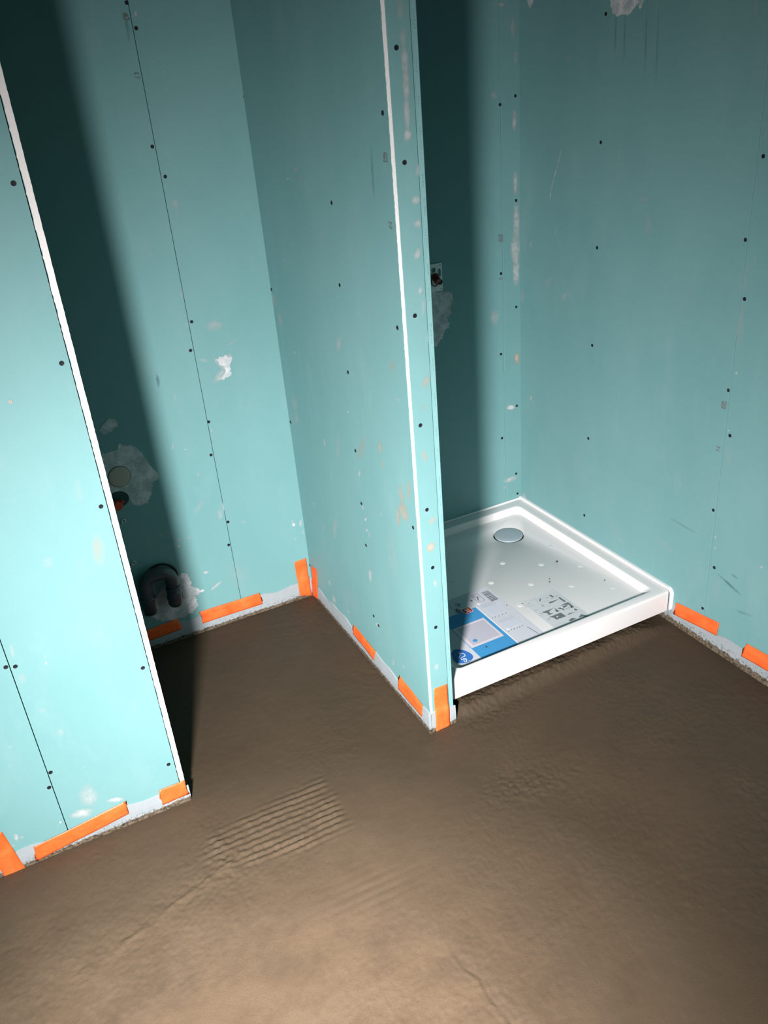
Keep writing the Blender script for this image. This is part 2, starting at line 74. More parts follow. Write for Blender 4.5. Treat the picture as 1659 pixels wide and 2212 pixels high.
LABEL = {'panel': [(0.3475, -0.4996), (0.3568, -0.7277), (0.2262, -0.725)], 'pic': [(0.3386, -0.5601), (0.3425, -0.6694), (0.2338, -0.6684), (0.2276, -0.5573)], 'picin': [(0.3313, -0.5672), (0.3359, -0.6593), (0.2422, -0.663), (0.2393, -0.5681)], 'circ': [(0.2562, -0.6433), (0.2626, -0.6475)], 'red': [(0.3083, -0.4873), (0.3332, -0.4837), (0.3371, -0.5083), (0.3071, -0.5139)], 'redtext': [(0.3187, -0.4928), (0.3224, -0.5062)], 'oval': [(0.185, -0.6857), (0.1646, -0.6604), (0.208, -0.7074), (0.201, -0.6562), (0.1671, -0.713)], 'eggs': [(0.1658, -0.6585), (0.1791, -0.6472), (0.1907, -0.6494), (0.2032, -0.663), (0.2109, -0.6815), (0.2122, -0.697), (0.208, -0.7074), (0.1976, -0.7149), (0.1828, -0.7181), (0.1671, -0.713), (0.1564, -0.7022), (0.1554, -0.686)], 's1': [(0.1823, -0.6668), (0.1873, -0.6673), (0.1853, -0.674), (0.1793, -0.682), (0.1724, -0.6867)], 's2': [(0.1863, -0.6725), (0.1937, -0.6756), (0.195, -0.6844), (0.1903, -0.69), (0.1826, -0.6894), (0.1775, -0.6913), (0.1751, -0.6976), (0.1799, -0.7026), (0.1773, -0.7093), (0.1797, -0.7143), (0.1848, -0.7104), (0.1853, -0.7042), (0.1804, -0.7018)], 's3': [(0.1814, -0.6965), (0.1876, -0.7005), (0.1865, -0.7068)], 's4': [(0.1908, -0.7117), (0.1908, -0.7143)], 'b1': [(0.3674, -0.4892), (0.4174, -0.5102), (0.4186, -0.5679), (0.3663, -0.5665)], 'b2': [(0.3644, -0.5924), (0.4187, -0.588), (0.4212, -0.6497), (0.3663, -0.6496)], 'd1': [(0.3625, -0.5761), (0.3727, -0.5763), (0.3854, -0.5769), (0.3985, -0.5768), (0.4109, -0.5766)], 'd2': [(0.3645, -0.6584), (0.3752, -0.6569), (0.3849, -0.6576), (0.3943, -0.6589), (0.4043, -0.6589), (0.4142, -0.6582)], 'band': [(0.4295, -0.5526), (0.4412, -0.5527), (0.4554, -0.7179), (0.4307, -0.7225)], 'dl': [(0.4221, -0.6708), (0.4264, -0.6939), (0.4292, -0.7169)], 'bar': [(0.4111, -0.4387), (0.4358, -0.437), (0.4378, -0.4998), (0.4112, -0.4996)], 'box': [(0.3731, -0.4378), (0.3975, -0.4361), (0.3984, -0.4812), (0.3764, -0.4809)], 'boxbar': [(0.3828, -0.4477), (0.3873, -0.4491), (0.3859, -0.4662), (0.382, -0.4668)], 'boxm': [(0.3786, -0.4432), (0.3742, -0.4583), (0.3782, -0.4659), (0.3876, -0.4706), (0.3931, -0.458)], 'dot': [(0.3602, -0.4602)], 'icon': [(0.2834, -0.4954), (0.2903, -0.5078), (0.2882, -0.4863)], 'blob': [(0.3157, -0.4558), (0.2879, -0.4641), (0.2874, -0.4479)], 'film2': [(0.4845, -0.5547), (0.6018, -0.5585), (0.6127, -0.7298), (0.4846, -0.7188)], 'dark': [[(0.5998, -0.5954), (0.6013, -0.6271), (0.5943, -0.6274), (0.5935, -0.5998)], [(0.5535, -0.6015), (0.5928, -0.6044), (0.5649, -0.6092), (0.5531, -0.6096)], [(0.5779, -0.6348), (0.6038, -0.6339), (0.6025, -0.6646), (0.592, -0.6658), (0.5973, -0.6445), (0.5728, -0.6363)], [(0.5546, -0.6438), (0.5829, -0.6432), (0.5964, -0.6456), (0.5803, -0.6513), (0.5721, -0.6508), (0.566, -0.6646), (0.564, -0.6551)], [(0.5054, -0.6336), (0.5468, -0.6353), (0.5248, -0.6417), (0.5208, -0.652), (0.5295, -0.6579), (0.5126, -0.6578), (0.5149, -0.6448), (0.5049, -0.6381)], [(0.5489, -0.6301), (0.5519, -0.6584), (0.5423, -0.6584), (0.5423, -0.6486), (0.5477, -0.6441)], [(0.5062, -0.6662), (0.5494, -0.6664), (0.5521, -0.6907), (0.5167, -0.6891), (0.5157, -0.6758)], [(0.5967, -0.6706), (0.6024, -0.6827), (0.5941, -0.6835), (0.5929, -0.6778)], [(0.554, -0.6872), (0.5681, -0.6838), (0.5907, -0.6877), (0.568, -0.6886)], [(0.5813, -0.7135), (0.5952, -0.7069), (0.6078, -0.7265), (0.5971, -0.7257), (0.5934, -0.7185), (0.5807, -0.7178)], [(0.5438, -0.712), (0.5593, -0.7067), (0.5694, -0.7166), (0.5455, -0.7194)], [(0.5326, -0.5806), (0.5462, -0.5676), (0.5443, -0.5766), (0.5352, -0.5823)], [(0.4812, -0.5593), (0.4857, -0.5583), (0.4838, -0.5637), (0.4794, -0.5631)], [(0.5766, -0.571), (0.5857, -0.572), (0.5864, -0.5863), (0.5808, -0.586)]], 'grey': [[(0.5264, -0.5966), (0.5328, -0.6009), (0.5312, -0.6132), (0.5224, -0.6122)], [(0.4967, -0.6326), (0.5003, -0.6366), (0.5, -0.6445), (0.4941, -0.6437)], [(0.4978, -0.6686), (0.503, -0.6705), (0.5021, -0.6778), (0.4946, -0.679)], [(0.4949, -0.572), (0.5046, -0.5718), (0.5034, -0.576), (0.4938, -0.5762)], [(0.4911, -0.6109), (0.5024, -0.6136), (0.502, -0.6166), (0.4912, -0.6159)], [(0.5641, -0.5746), (0.571, -0.5758), (0.5688, -0.5813), (0.562, -0.58)], [(0.5737, -0.5863), (0.5801, -0.5906), (0.5765, -0.5916), (0.5721, -0.5897)], [(0.5924, -0.5835), (0.6002, -0.5836), (0.6012, -0.5912), (0.5928, -0.5907)], [(0.5719, -0.6572), (0.5979, -0.6583), (0.5979, -0.6632), (0.5719, -0.6621)]], 'white': [[(0.5235, -0.6779), (0.5333, -0.6749), (0.5334, -0.6772), (0.5244, -0.6816)]], 'thin': [[(0.4916, -0.7097), (0.5109, -0.7087), (0.5255, -0.7091), (0.53, -0.7153)], [(0.4854, -0.5588), (0.4818, -0.5848), (0.5066, -0.5899)], [(0.5125, -0.5636), (0.5287, -0.5625), (0.528, -0.5791)], [(0.5392, -0.6203), (0.548, -0.6162), (0.5396, -0.6222)], [(0.5291, -0.5646), (0.5974, -0.5973)], [(0.5615, -0.5934), (0.5221, -0.587)]]}
CRUMBS = [(0.7238, -0.423, 0.0036, 'dark mortar crumb on the tray floor, largest of those behind the instruction sheet'), (0.6384, -0.4949, 0.002, 'tiny dark crumb between tray pips and instruction sheet, upper of a close pair'), (0.6273, -0.5094, 0.0022, 'tiny dark crumb between tray pips and instruction sheet, lower of a close pair'), (0.2659, -0.6877, 0.0028, 'small dark crumb on the blue panel of the product label'), (0.7765, -0.6002, 0.0022, 'tiny dark crumb on the tray floor near its right rim'), (0.4378, -0.5435, 0.002, 'tiny dark crumb on the grey band end of the product label')]

# ------------------------------------------------------------------ materials
def mat(name, col, rough=0.7, spec=0.3, metal=0.0):
    m = bpy.data.materials.new(name); m.use_nodes = True
    b = m.node_tree.nodes['Principled BSDF']
    b.inputs['Base Color'].default_value = (*col, 1)
    b.inputs['Roughness'].default_value = rough
    b.inputs['Specular IOR Level'].default_value = spec
    b.inputs['Metallic'].default_value = metal
    return m, m.node_tree, b
def N(nt, t, **kw):
    n = nt.nodes.new(t)
    for k, v in kw.items(): setattr(n, k, v)
    return n
def noise(nt, scale, detail=4, rough=0.55, vec=None):
    n = N(nt, 'ShaderNodeTexNoise'); n.inputs['Scale'].default_value = scale
    n.inputs['Detail'].default_value = detail; n.inputs['Roughness'].default_value = rough
    if vec: nt.links.new(vec, n.inputs['Vector'])
    return n
def ramp(nt, src, stops):
    r = N(nt, 'ShaderNodeValToRGB')
    while len(r.color_ramp.elements) < len(stops): r.color_ramp.elements.new(0.5)
    for e, (p, c) in zip(r.color_ramp.elements, stops):
        e.position = p; e.color = (c, c, c, 1) if isinstance(c, (int, float)) else (*c, 1)
    nt.links.new(src, r.inputs[0]); return r
def mixc(nt, fac, a, b):
    m = N(nt, 'ShaderNodeMix', data_type='RGBA')
    for s, v in ((0, fac), (6, a), (7, b)):
        if isinstance(v, (int, float)): m.inputs[s].default_value = v
        elif isinstance(v, tuple): m.inputs[s].default_value = (*v, 1)
        else: nt.links.new(v, m.inputs[s])
    return m.outputs[2]
def math_(nt, op, a, b=None, clamp=False):
    m = N(nt, 'ShaderNodeMath', operation=op); m.use_clamp = clamp
    for i, v in enumerate((a, b)):
        if v is None: continue
        if isinstance(v, (int, float)): m.inputs[i].default_value = v
        else: nt.links.new(v, m.inputs[i])
    return m.outputs[0]
def bump(nt, b, h, strength, dist):
    n = N(nt, 'ShaderNodeBump'); n.inputs['Strength'].default_value = strength; n.inputs['Distance'].default_value = dist
    nt.links.new(h, n.inputs['Height']); nt.links.new(n.outputs[0], b.inputs['Normal'])
def pos(nt): return N(nt, 'ShaderNodeNewGeometry').outputs['Position']

# green moisture-resistant plasterboard
BOARD, nt, b = mat('green_plasterboard', (0.2, 0.5, 0.49), 0.62, 0.25)
P = pos(nt)
mp = N(nt, 'ShaderNodeMapping'); mp.inputs['Scale'].default_value = (1, 1, 0.45); nt.links.new(P, mp.inputs[0])
n1 = noise(nt, 3.2, 5, 0.6, mp.outputs[0]); n2 = noise(nt, 11, 6, 0.65, mp.outputs[0]); n3 = noise(nt, 420, 2, 0.5, P)
c = mixc(nt, ramp(nt, n1.outputs[0], ((0.38, 0.0), (0.75, 1.0))).outputs[0], (0.147, 0.312, 0.319), (0.179, 0.345, 0.352))
c = mixc(nt, ramp(nt, n2.outputs[0], ((0.55, 0.0), (0.85, 0.5))).outputs[0], c, (0.23, 0.37, 0.375))
c = mixc(nt, ramp(nt, n3.outputs[0], ((0.3, 0.12), (0.6, 0.0))).outputs[0], c, (0.125, 0.27, 0.28))
nt.links.new(c, b.inputs['Base Color']); bump(nt, b, n3.outputs[0], 0.08, 0.001)

CORE, nt, b = mat('white_gypsum_core', (0.84, 0.83, 0.81), 0.85, 0.1)
n = noise(nt, 260, 4, 0.6, pos(nt)); nt.links.new(mixc(nt, n.outputs[0], (0.74, 0.72, 0.71), (0.82, 0.81, 0.8)), b.inputs['Base Color'])
bump(nt, b, n.outputs[0], 0.5, 0.002)
EDGEP, nt, b = mat('board_edge_paper', (0.2, 0.385, 0.39), 0.6, 0.25)
PRINT, nt, b = mat('faint_edge_print', (0.14, 0.31, 0.31), 0.7, 0.2)
STAMP, nt, b = mat('grey_ink_stamp', (0.13, 0.17, 0.17), 0.7, 0.2)
n = noise(nt, 300, 3, 0.6, pos(nt)); nt.links.new(mixc(nt, ramp(nt, n.outputs[0], ((0.4, 0.0), (0.62, 1.0))).outputs[0], (0.1, 0.13, 0.135), (0.2, 0.3, 0.3)), b.inputs['Base Color'])
GAP, nt, b = mat('dark_stud_behind_gap', (0.012, 0.014, 0.014), 0.9, 0.1)
CEIL, nt, b = mat('ceiling_board', (0.2, 0.42, 0.41), 0.8, 0.2)

# filler, opaque patches
FILL, nt, b = mat('white_filler', (0.68, 0.68, 0.68), 0.8, 0.15)
P = pos(nt); n = noise(nt, 26, 6, 0.7, P); n2 = noise(nt, 150, 3, 0.6, P)
c = mixc(nt, ramp(nt, n.outputs[0], ((0.42, 0.0), (0.62, 1.0))).outputs[0], (0.36, 0.41, 0.415), (0.64, 0.625, 0.65))
nt.links.new(c, b.inputs['Base Color']); bump(nt, b, n.outputs[0], 0.5, 0.004)

# thin smears, colour and cover carried by the mesh, ragged by noise
SMEAR = bpy.data.materials.new('filler_smear'); SMEAR.use_nodes = True; nt = SMEAR.node_tree
b = nt.nodes['Principled BSDF']; b.inputs['Roughness'].default_value = 0.8; b.inputs['Specular IOR Level'].default_value = 0.15
at = N(nt, 'ShaderNodeAttribute', attribute_name='smear'); P = pos(nt)
n = noise(nt, 42, 5, 0.6, P)
rg = ramp(nt, n.outputs[0], ((0.33, 0.4), (0.56, 1.0)))
nt.links.new(at.outputs['Color'], b.inputs['Base Color'])
nt.links.new(math_(nt, 'MULTIPLY', at.outputs['Alpha'], rg.outputs[0], True), b.inputs['Alpha'])

# perimeter strip with mortar on its foot
def strip_mat(name, low, amp):
    m, nt, b = mat(name, (0.6, 0.64, 0.65), 0.7, 0.25)
    P = pos(nt); s = N(nt, 'ShaderNodeSeparateXYZ'); nt.links.new(P, s.inputs[0])
    na = noise(nt, 48, 8, 0.75, P); nb = noise(nt, 160, 4, 0.7, P); nc = noise(nt, 12, 3, 0.5, P)
    lim = math_(nt, 'ADD', math_(nt, 'MULTIPLY', na.outputs[0], amp), low - amp*0.45)
    f = math_(nt, 'MULTIPLY', math_(nt, 'SUBTRACT', lim, s.outputs[2]), 400, True)
    sp = math_(nt, 'MULTIPLY', ramp(nt, nb.outputs[0], ((0.55, 0.0), (0.585, 1.0))).outputs[0],
               math_(nt, 'MULTIPLY', math_(nt, 'SUBTRACT', low*2.4, s.outputs[2]), 40, True))
    mud = mixc(nt, ramp(nt, nb.outputs[0], ((0.4, 1.0), (0.62, 0.0))).outputs[0], (0.035, 0.028, 0.02), (0.17, 0.135, 0.095))
    base = mixc(nt, nc.outputs[0], (0.25, 0.3, 0.32), (0.36, 0.385, 0.405))
    nt.links.new(mixc(nt, math_(nt, 'MAXIMUM', f, sp), base, mud), b.inputs['Base Color'])
    bump(nt, b, na.outputs[0], 0.4, 0.004)
    return m
STRIP = strip_mat('grey_perimeter_strip', 0.012, 0.022)
STRIPR = strip_mat('grey_perimeter_strip_muddy', 0.019, 0.05)

TAPE, nt, b = mat('orange_tape', (0.85, 0.13, 0.025), 0.42, 0.4)
P = pos(nt); n = noise(nt, 22, 4, 0.6, P); n2 = noise(nt, 60, 2, 0.5, P)
nt.links.new(mixc(nt, ramp(nt, n.outputs[0], ((0.35, 0.0), (0.7, 1.0))).outputs[0], (0.8, 0.105, 0.02), (0.88, 0.165, 0.04)), b.inputs['Base Color'])
bump(nt, b, n2.outputs[0], 0.25, 0.003)

SCREW, nt, b = mat('black_phosphate_steel', (0.012, 0.013, 0.017), 0.6, 0.2)
PLUG, nt, b = mat('pinkish_plug', (0.42, 0.33, 0.31), 0.7, 0.2)
PVC, nt, b = mat('dark_grey_pvc', (0.05, 0.05, 0.056), 0.38, 0.45)
RUBBER, nt, b = mat('black_rubber', (0.012, 0.012, 0.013), 0.6, 0.3)
CAPM, nt, b = mat('beige_cap', (0.4, 0.37, 0.31), 0.7, 0.2)
CAPR, nt, b = mat('dirty_rim', (0.16, 0.15, 0.12), 0.8, 0.2)
REDM, nt, b = mat('red_plastic', (0.5, 0.05, 0.022), 0.5, 0.4)
DARKRED, nt, b = mat('dark_red_plastic', (0.16, 0.03, 0.025), 0.45, 0.4)
HOLE, nt, b = mat('dark_hole', (0.03, 0.07, 0.07), 0.9, 0.1)
ZINC, nt, b = mat('galvanised_steel', (0.62, 0.66, 0.66), 0.5, 0.5, 0.1)
CHROME, nt, b = mat('satin_chrome', (0.33, 0.4, 0.44), 0.42, 0.3, 0.1)
TRAYM, nt, b = mat('white_acrylic', (0.7, 0.686, 0.682), 0.3, 0.45)
SEAL, nt, b = mat('white_seal', (0.8, 0.79, 0.79), 0.6, 0.3)
n = noise(nt, 1.0)
# printed film colours
def flat(name, col, r=0.35): return mat(name, col, r, 0.4)[0]
FILM = flat('label_film', (0.5, 0.515, 0.56)); FILM2 = flat('leaflet_film', (0.5, 0.525, 0.545))
BLUE = flat('print_blue', (0.05, 0.25, 0.5)); NAVY = flat('print_logo_blue', (0.032, 0.14, 0.42))
REDP = flat('print_red', (0.5, 0.035, 0.025)); WHITEP = flat('print_white', (0.68, 0.69, 0.72))
LILAC = flat('print_lilac', (0.41, 0.41, 0.475)); LILAC2 = flat('print_pale_pink', (0.58, 0.53, 0.57))
TXT = flat('print_text_grey', (0.44, 0.48, 0.56)); BLACKP = flat('print_black', (0.05, 0.055, 0.065))
DKG = flat('print_dark_grey', (0.12, 0.14, 0.15)); MDG = flat('print_mid_grey', (0.36, 0.4, 0.42)); BANDM = flat('print_band', (0.5, 0.52, 0.57))

# wet screed
SCREED, nt, b = mat('fresh_screed', (0.17, 0.125, 0.09), 0.62, 0.1)
P = pos(nt)
n1 = noise(nt, 1.9, 5, 0.6, P); n2 = noise(nt, 9, 6, 0.65, P); n3 = noise(nt, 240, 5, 0.7, P); n4 = noise(nt, 900, 2, 0.6, P)
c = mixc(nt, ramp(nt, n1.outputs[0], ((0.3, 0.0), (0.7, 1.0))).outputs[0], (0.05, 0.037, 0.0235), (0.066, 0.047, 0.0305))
# drier screed with a ragged edge; its paleness also paints in brightness near the lamp
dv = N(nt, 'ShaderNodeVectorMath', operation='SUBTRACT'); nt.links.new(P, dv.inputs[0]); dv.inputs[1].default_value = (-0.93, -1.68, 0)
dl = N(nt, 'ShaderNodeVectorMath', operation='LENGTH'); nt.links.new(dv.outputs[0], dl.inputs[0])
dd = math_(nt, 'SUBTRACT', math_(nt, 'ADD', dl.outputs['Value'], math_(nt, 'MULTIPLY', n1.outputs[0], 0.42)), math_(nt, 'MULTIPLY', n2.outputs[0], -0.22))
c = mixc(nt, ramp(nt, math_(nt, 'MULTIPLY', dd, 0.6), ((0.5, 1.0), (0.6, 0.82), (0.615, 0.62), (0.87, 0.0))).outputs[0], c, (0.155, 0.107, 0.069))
c = mixc(nt, ramp(nt, n2.outputs[0], ((0.35, 0.35), (0.6, 0.0))).outputs[0], c, (0.045, 0.032, 0.022))
c = mixc(nt, ramp(nt, n3.outputs[0], ((0.3, 0.22), (0.48, 0.0))).outputs[0], c, (0.035, 0.026, 0.018))
c = mixc(nt, ramp(nt, n4.outputs[0], ((0.74, 0.0), (0.79, 0.5))).outputs[0], c, (0.35, 0.28, 0.21))
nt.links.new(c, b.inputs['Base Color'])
nt.links.new(ramp(nt, n2.outputs[0], ((0.3, 0.5), (0.7, 0.72))).outputs[0], b.inputs['Roughness'])
hh = math_(nt, 'ADD', n3.outputs[0], math_(nt, 'MULTIPLY', n4.outputs[0], 0.3))
hh = math_(nt, 'MULTIPLY', hh, ramp(nt, noise(nt, 4.5, 3, 0.6, P).outputs[0], ((0.42, 0.25), (0.66, 1.0))).outputs[0])
bump(nt, b, hh, 0.36, 0.004)

# ------------------------------------------------------------------ builders
def mesh_obj(name, verts, faces, m, parent=None, smooth=False, loc=None):
    me = bpy.data.meshes.new(name); me.from_pydata([tuple(v) for v in verts], [], faces); me.update()
    if smooth:
        for p in me.polygons: p.use_smooth = True
    me.materials.append(m)
    o = bpy.data.objects.new(name, me); COL.objects.link(o)
    if loc: o.location = loc
    if parent: o.parent = parent
    return o
def bm_obj(name, bm, m, parent=None, smooth=False):
    bmesh.ops.recalc_face_normals(bm, faces=bm.faces)
    me = bpy.data.meshes.new(name); bm.to_mesh(me); bm.free()
    if smooth:
        for p in me.polygons: p.use_smooth = True
    me.materials.append(m)
    o = bpy.data.objects.new(name, me); COL.objects.link(o)
    if parent: o.parent = parent
    return o
def box(bm, x0, x1, y0, y1, z0, z1, bevel=0.0):
    vs = [bm.verts.new(p) for p in ((x0,y0,z0),(x1,y0,z0),(x1,y1,z0),(x0,y1,z0),(x0,y0,z1),(x1,y0,z1),(x1,y1,z1),(x0,y1,z1))]
    fs = [bm.faces.new([vs[i] for i in q]) for q in ((0,3,2,1),(4,5,6,7),(0,1,5,4),(1,2,6,5),(2,3,7,6),(3,0,4,7))]
    if bevel:
        es = list({e for f in fs for e in f.edges})
        bmesh.ops.bevel(bm, geom=es, offset=bevel, segments=2, profile=0.5, affect='EDGES')
def empty(name, loc=(0, 0, 0)):
    o = bpy.data.objects.new(name, None); COL.objects.link(o); o.location = loc; o.empty_display_size = 0.05; return o
def child_of(o, root):
    o.parent = root; o.matrix_parent_inverse = Matrix.Translation(-Vector(root.location))
def tag(o, label=None, cat=None, group=None, kind=None):
    assert not label or 4 <= len(label.split()) <= 16, label
    for k, v in (('label', label), ('category', cat), ('group', group), ('kind', kind)):
        if v: o[k] = v
    return o
# wall frames: u runs along the wall, z up, d out of its face
FACE = {'L': ('y', YA), 'B': ('y', 0.0), 'S': ('y', 0.0), 'F': ('y', YC), 'P': ('x', 0.0), 'R': ('x', XR)}
def W(k, u, z, d=0.0):
    a, v = FACE[k]
    return Vector((u, v - d, z)) if a == 'y' else Vector((v - d, u, z))
def tube(path, r, seg=20, cap=True):
    bm = bmesh.new(); rings = []; path = [Vector(p) for p in path]
    rr = r if isinstance(r, (list, tuple)) else [r]*len(path)
    up = None
    for i, p in enumerate(path):
        t = (path[min(i+1, len(path)-1)] - path[max(i-1, 0)]).normalized()
        if up is None: up = t.orthogonal().normalized()
        up = (up - t*up.dot(t)).normalized(); sd = t.cross(up)
        rings.append([bm.verts.new(p + (up*math.cos(a) + sd*math.sin(a))*rr[i]) for a in (2*math.pi*k/seg for k in range(seg))])
    for a, c in zip(rings, rings[1:]):
        for k in range(seg): bm.faces.new((a[k], a[(k+1) % seg], c[(k+1) % seg], c[k]))
    if cap: bm.faces.new(rings[0][::-1]); bm.faces.new(rings[-1])
    return bm
def smooth_path(pts, n=10):
    P = [Vector(p) for p in pts]; P = [P[0]] + P + [P[-1]]; out = []
    for i in range(1, len(P)-2):
        for k in range(n):
            t = k/n; a, b_, c_, d_ = P[i-1:i+3]
            out.append(0.5*((2*b_) + (c_-a)*t + (2*a-5*b_+4*c_-d_)*t*t + (3*b_-a-3*c_+d_)*t**3))
    out.append(P[-2]); return out

# ------------------------------------------------------------------ floor: trowelled screed, real relief
def vnoise(x, y, scale, seed):
    g = np.random.default_rng(seed).random((256, 256)); u = x*scale + 512.3; v = y*scale + 511.7
    i = np.floor(u).astype(int); j = np.floor(v).astype(int); a = u-i; c = v-j
    a = a*a*(3-2*a); c = c*c*(3-2*c)
    q = lambda m, n: g[m % 256, n % 256]
    return (q(i, j)*(1-a)+q(i+1, j)*a)*(1-c) + (q(i, j+1)*(1-a)+q(i+1, j+1)*a)*c - 0.5
def sstep(a, b_, x):
    t = np.clip((x-a)/(b_-a), 0, 1); return t*t*(3-2*t)
def floor_height(X, Y):
    h = 0.004*vnoise(X, Y, 2.2, 1) + 0.002*vnoise(X, Y, 6, 2)
    h += 0.0009*vnoise(X*0.8+Y*0.5, Y-0.3*X, 18, 3) + 0.0006*vnoise(X*0.7+Y*0.3, Y-0.2*X, 60, 4)
    fine = vnoise(X, Y, 130, 5) + 0.7*vnoise(X, Y, 220, 6)
    h += 0.0007*fine*(0.35 + sstep(-0.05, 0.25, vnoise(X, Y, 5, 17)))
    def blob(cx, cy, rx, ry, rot):
        c, s = math.cos(rot), math.sin(rot); dx, dy = X-cx, Y-cy
        return np.exp(-(((dx*c+dy*s)/rx)**2 + ((-dx*s+dy*c)/ry)**2))
    rough = 0.9*blob(0.2, -0.845, 0.13, 0.03, 0) + 0.7*blob(0.1, -1.1, 0.12, 0.05, -0.3) + 0.6*blob(-0.62, -0.9, 0.05, 0.12, 0) \
        + 0.7*blob(-0.68, -0.965, 0.14, 0.02, 0.3) + 0.5*blob(0.54, -1.39, 0.06, 0.1, 0) + 0.4*blob(-0.28, -1.53, 0.05, 0.1, 0) + 0.3*blob(-0.9, -1.0, 0.3, 0.15, 0)
    h += 0.0032*rough*fine
    # notched-trowel ridges between the wall corner and the partition
    m = sstep(-0.66, -0.60, X + 0.05*vnoise(X, Y, 14, 8)) * sstep(-0.30, -0.335, X + 0.03*(Y+0.9)*-1 + 0.02*vnoise(X, Y, 20, 9))
    m *= sstep(-1.02, -0.985, Y - 0.22*np.clip(-0.42-X, 0, 1)) * sstep(-0.79, -0.83, Y - 0.1*(X+0.35))
    ph = (Y + 0.035*X + 0.006*vnoise(X, Y, 9, 10))/0.0185
    amp = 0.55 + 1.1*vnoise(X*0.35, Y, 40, 11) + 0.5
    ridge = np.abs(np.sin(math.pi*ph))**1.5*(1+0.9*vnoise(X, Y, 55, 21))
    h += m*np.clip(amp, 0.1, 1.8)*(0.0036*ridge - 0.0014 + 0.0011*fine)
    # second, fainter set nearer the camera
    m2 = blob(-0.36, -1.18, 0.1, 0.06, -0.15)
    h += m2*0.0012*np.abs(np.sin(math.pi*(Y+0.05*X)/0.022))
    # dragged line of mortar to the left, step lines of the float
    d = (Y + 0.965) - 0.33*(X + 0.68); s = sstep(-0.95, -0.85, X)*sstep(-0.55, -0.62, X)
    h += s*0.0022*np.exp(-(d/0.008)**2)*(1+1.5*vnoise(X, Y, 70, 12))
    d = X - (0.095 - 0.13*(-1.09-Y)) + 0.012*vnoise(X, Y, 8, 13); h += 0.0005*sstep(-0.006, 0.006, d)*sstep(0.12, 0.0, d)*sstep(-1.0, -1.08, Y)
    d = X + 0.275 + 0.1*(Y+1.48) + 0.012*vnoise(X, Y, 25, 14); h += 0.0026*sstep(0.004, -0.004, d)*sstep(-0.12, -0.0, d)*sstep(-1.38, -1.44, Y)
    r2 = np.sqrt((X-0.12)**2+(Y+1.9)**2); h += 0.0005*np.exp(-((r2-0.43)/0.006)**2)*sstep(-0.15, -0.05, X)
    # mortar pushed up under the tray front and into the corners
    lip = np.exp(-(np.maximum(-(Y+0.792), 0)/0.022)**2)*sstep(0.07, 0.13, X)*sstep(0.88, 0.72, X)*sstep(-0.70, -0.78, Y)
    h += lip*(0.024 + 0.008*vnoise(X, Y, 14, 15) + 0.003*vnoise(X, Y, 45, 16) + 0.0045*fine)
    return h
gx = np.arange(-1.32, 0.93, 0.0036); gy = np.arange(-1.95, 0.02, 0.0036)
X, Y = np.meshgrid(gx, gy, indexing='ij'); Z = floor_height(X, Y)
edge = np.minimum(np.minimum(X-gx[0], gx[-1]-X), np.minimum(Y-gy[0], gy[-1]-Y)); Z *= np.clip(edge/0.03, 0, 1)
nx, ny = X.shape
co = np.stack([X, Y, Z], -1).reshape(-1, 3)
idx = np.arange(nx*ny).reshape(nx, ny)
q = np.stack([idx[:-1, :-1], idx[1:, :-1], idx[1:, 1:], idx[:-1, 1:]], -1).reshape(-1, 4)
far = np.array([(-2.6, -3.6, 0), (XR+0.1, -3.6, 0), (XR+0.1, 0.05, 0), (-2.6, 0.05, 0)], float)
o0 = len(co); co = np.concatenate([co, far])
c00, c10, c11, c01 = idx[0, 0], idx[-1, 0], idx[-1, -1], idx[0, -1]
q = np.concatenate([q, np.array([(o0, o0+1, c10, c00), (o0+1, o0+2, c11, c10), (o0+2, o0+3, c01, c11), (o0+3, o0, c00, c01)])])
me = bpy.data.meshes.new('floor'); me.vertices.add(len(co)); me.vertices.foreach_set('co', co.ravel())
me.loops.add(q.size); me.loops.foreach_set('vertex_index', q.ravel().astype(np.int32))
me.polygons.add(len(q)); me.polygons.foreach_set('loop_start', (np.arange(len(q))*4).astype(np.int32))
me.polygons.foreach_set('use_smooth', np.ones(len(q), dtype=bool))
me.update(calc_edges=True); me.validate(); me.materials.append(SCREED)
fl = bpy.data.objects.new('floor', me); COL.objects.link(fl); tag(fl, kind='structure')

# ------------------------------------------------------------------ walls of board
G = 0.0006
def struct(name, bm, m): return tag(bm_obj(name, bm, m), kind='structure')
# left wall: two boards on the front with an open joint, a side board whose cut core shows
bm = bmesh.new()
box(bm, -2.4, -0.9238-0.001, YA, YA+0.0125, -0.02, H); box(bm, -0.9238+0.001, XA-0.0135, YA, YA+0.0125, -0.02, H)
wl = struct('wall_left', bm, BOARD)
bm = bmesh.new(); box(bm, XA-0.0115, XA, YA+0.001, 0.0, -0.02, H); bm_obj('side_board', bm, BOARD, wl)
bm = bmesh.new(); box(bm, -2.4, XA-0.0116, YA+0.0127, YA+0.06, -0.02, H); bm_obj('stud_frame', bm, GAP, wl)
def core_edge(name, x0, x1, y, parent, amp):
    vs = []; fs = []; n = 420
    for i in range(n+1):
        z = 0.005 + (H-0.005)*i/n
        a = x0 + (rnd.random()-0.5)*amp + 0.15*amp*math.sin(i*0.7); c = x1 + (rnd.random()-0.5)*amp*0.35
        vs += [(a, y+0.004, z), (a, y-0.0006, z), (c, y-0.0006, z), (c, y+0.004, z)]
        if i:
            k = 4*i
            for j in range(3): fs.append((k-4+j, k-3+j, k+1+j, k+j))
    fs += [(0, 3, 2, 1), (4*n, 4*n+1, 4*n+2, 4*n+3)]
    o = mesh_obj(name, vs, [f[::-1] for f in fs], CORE, parent); o['label'] = 'white cut gypsum edge'; return o
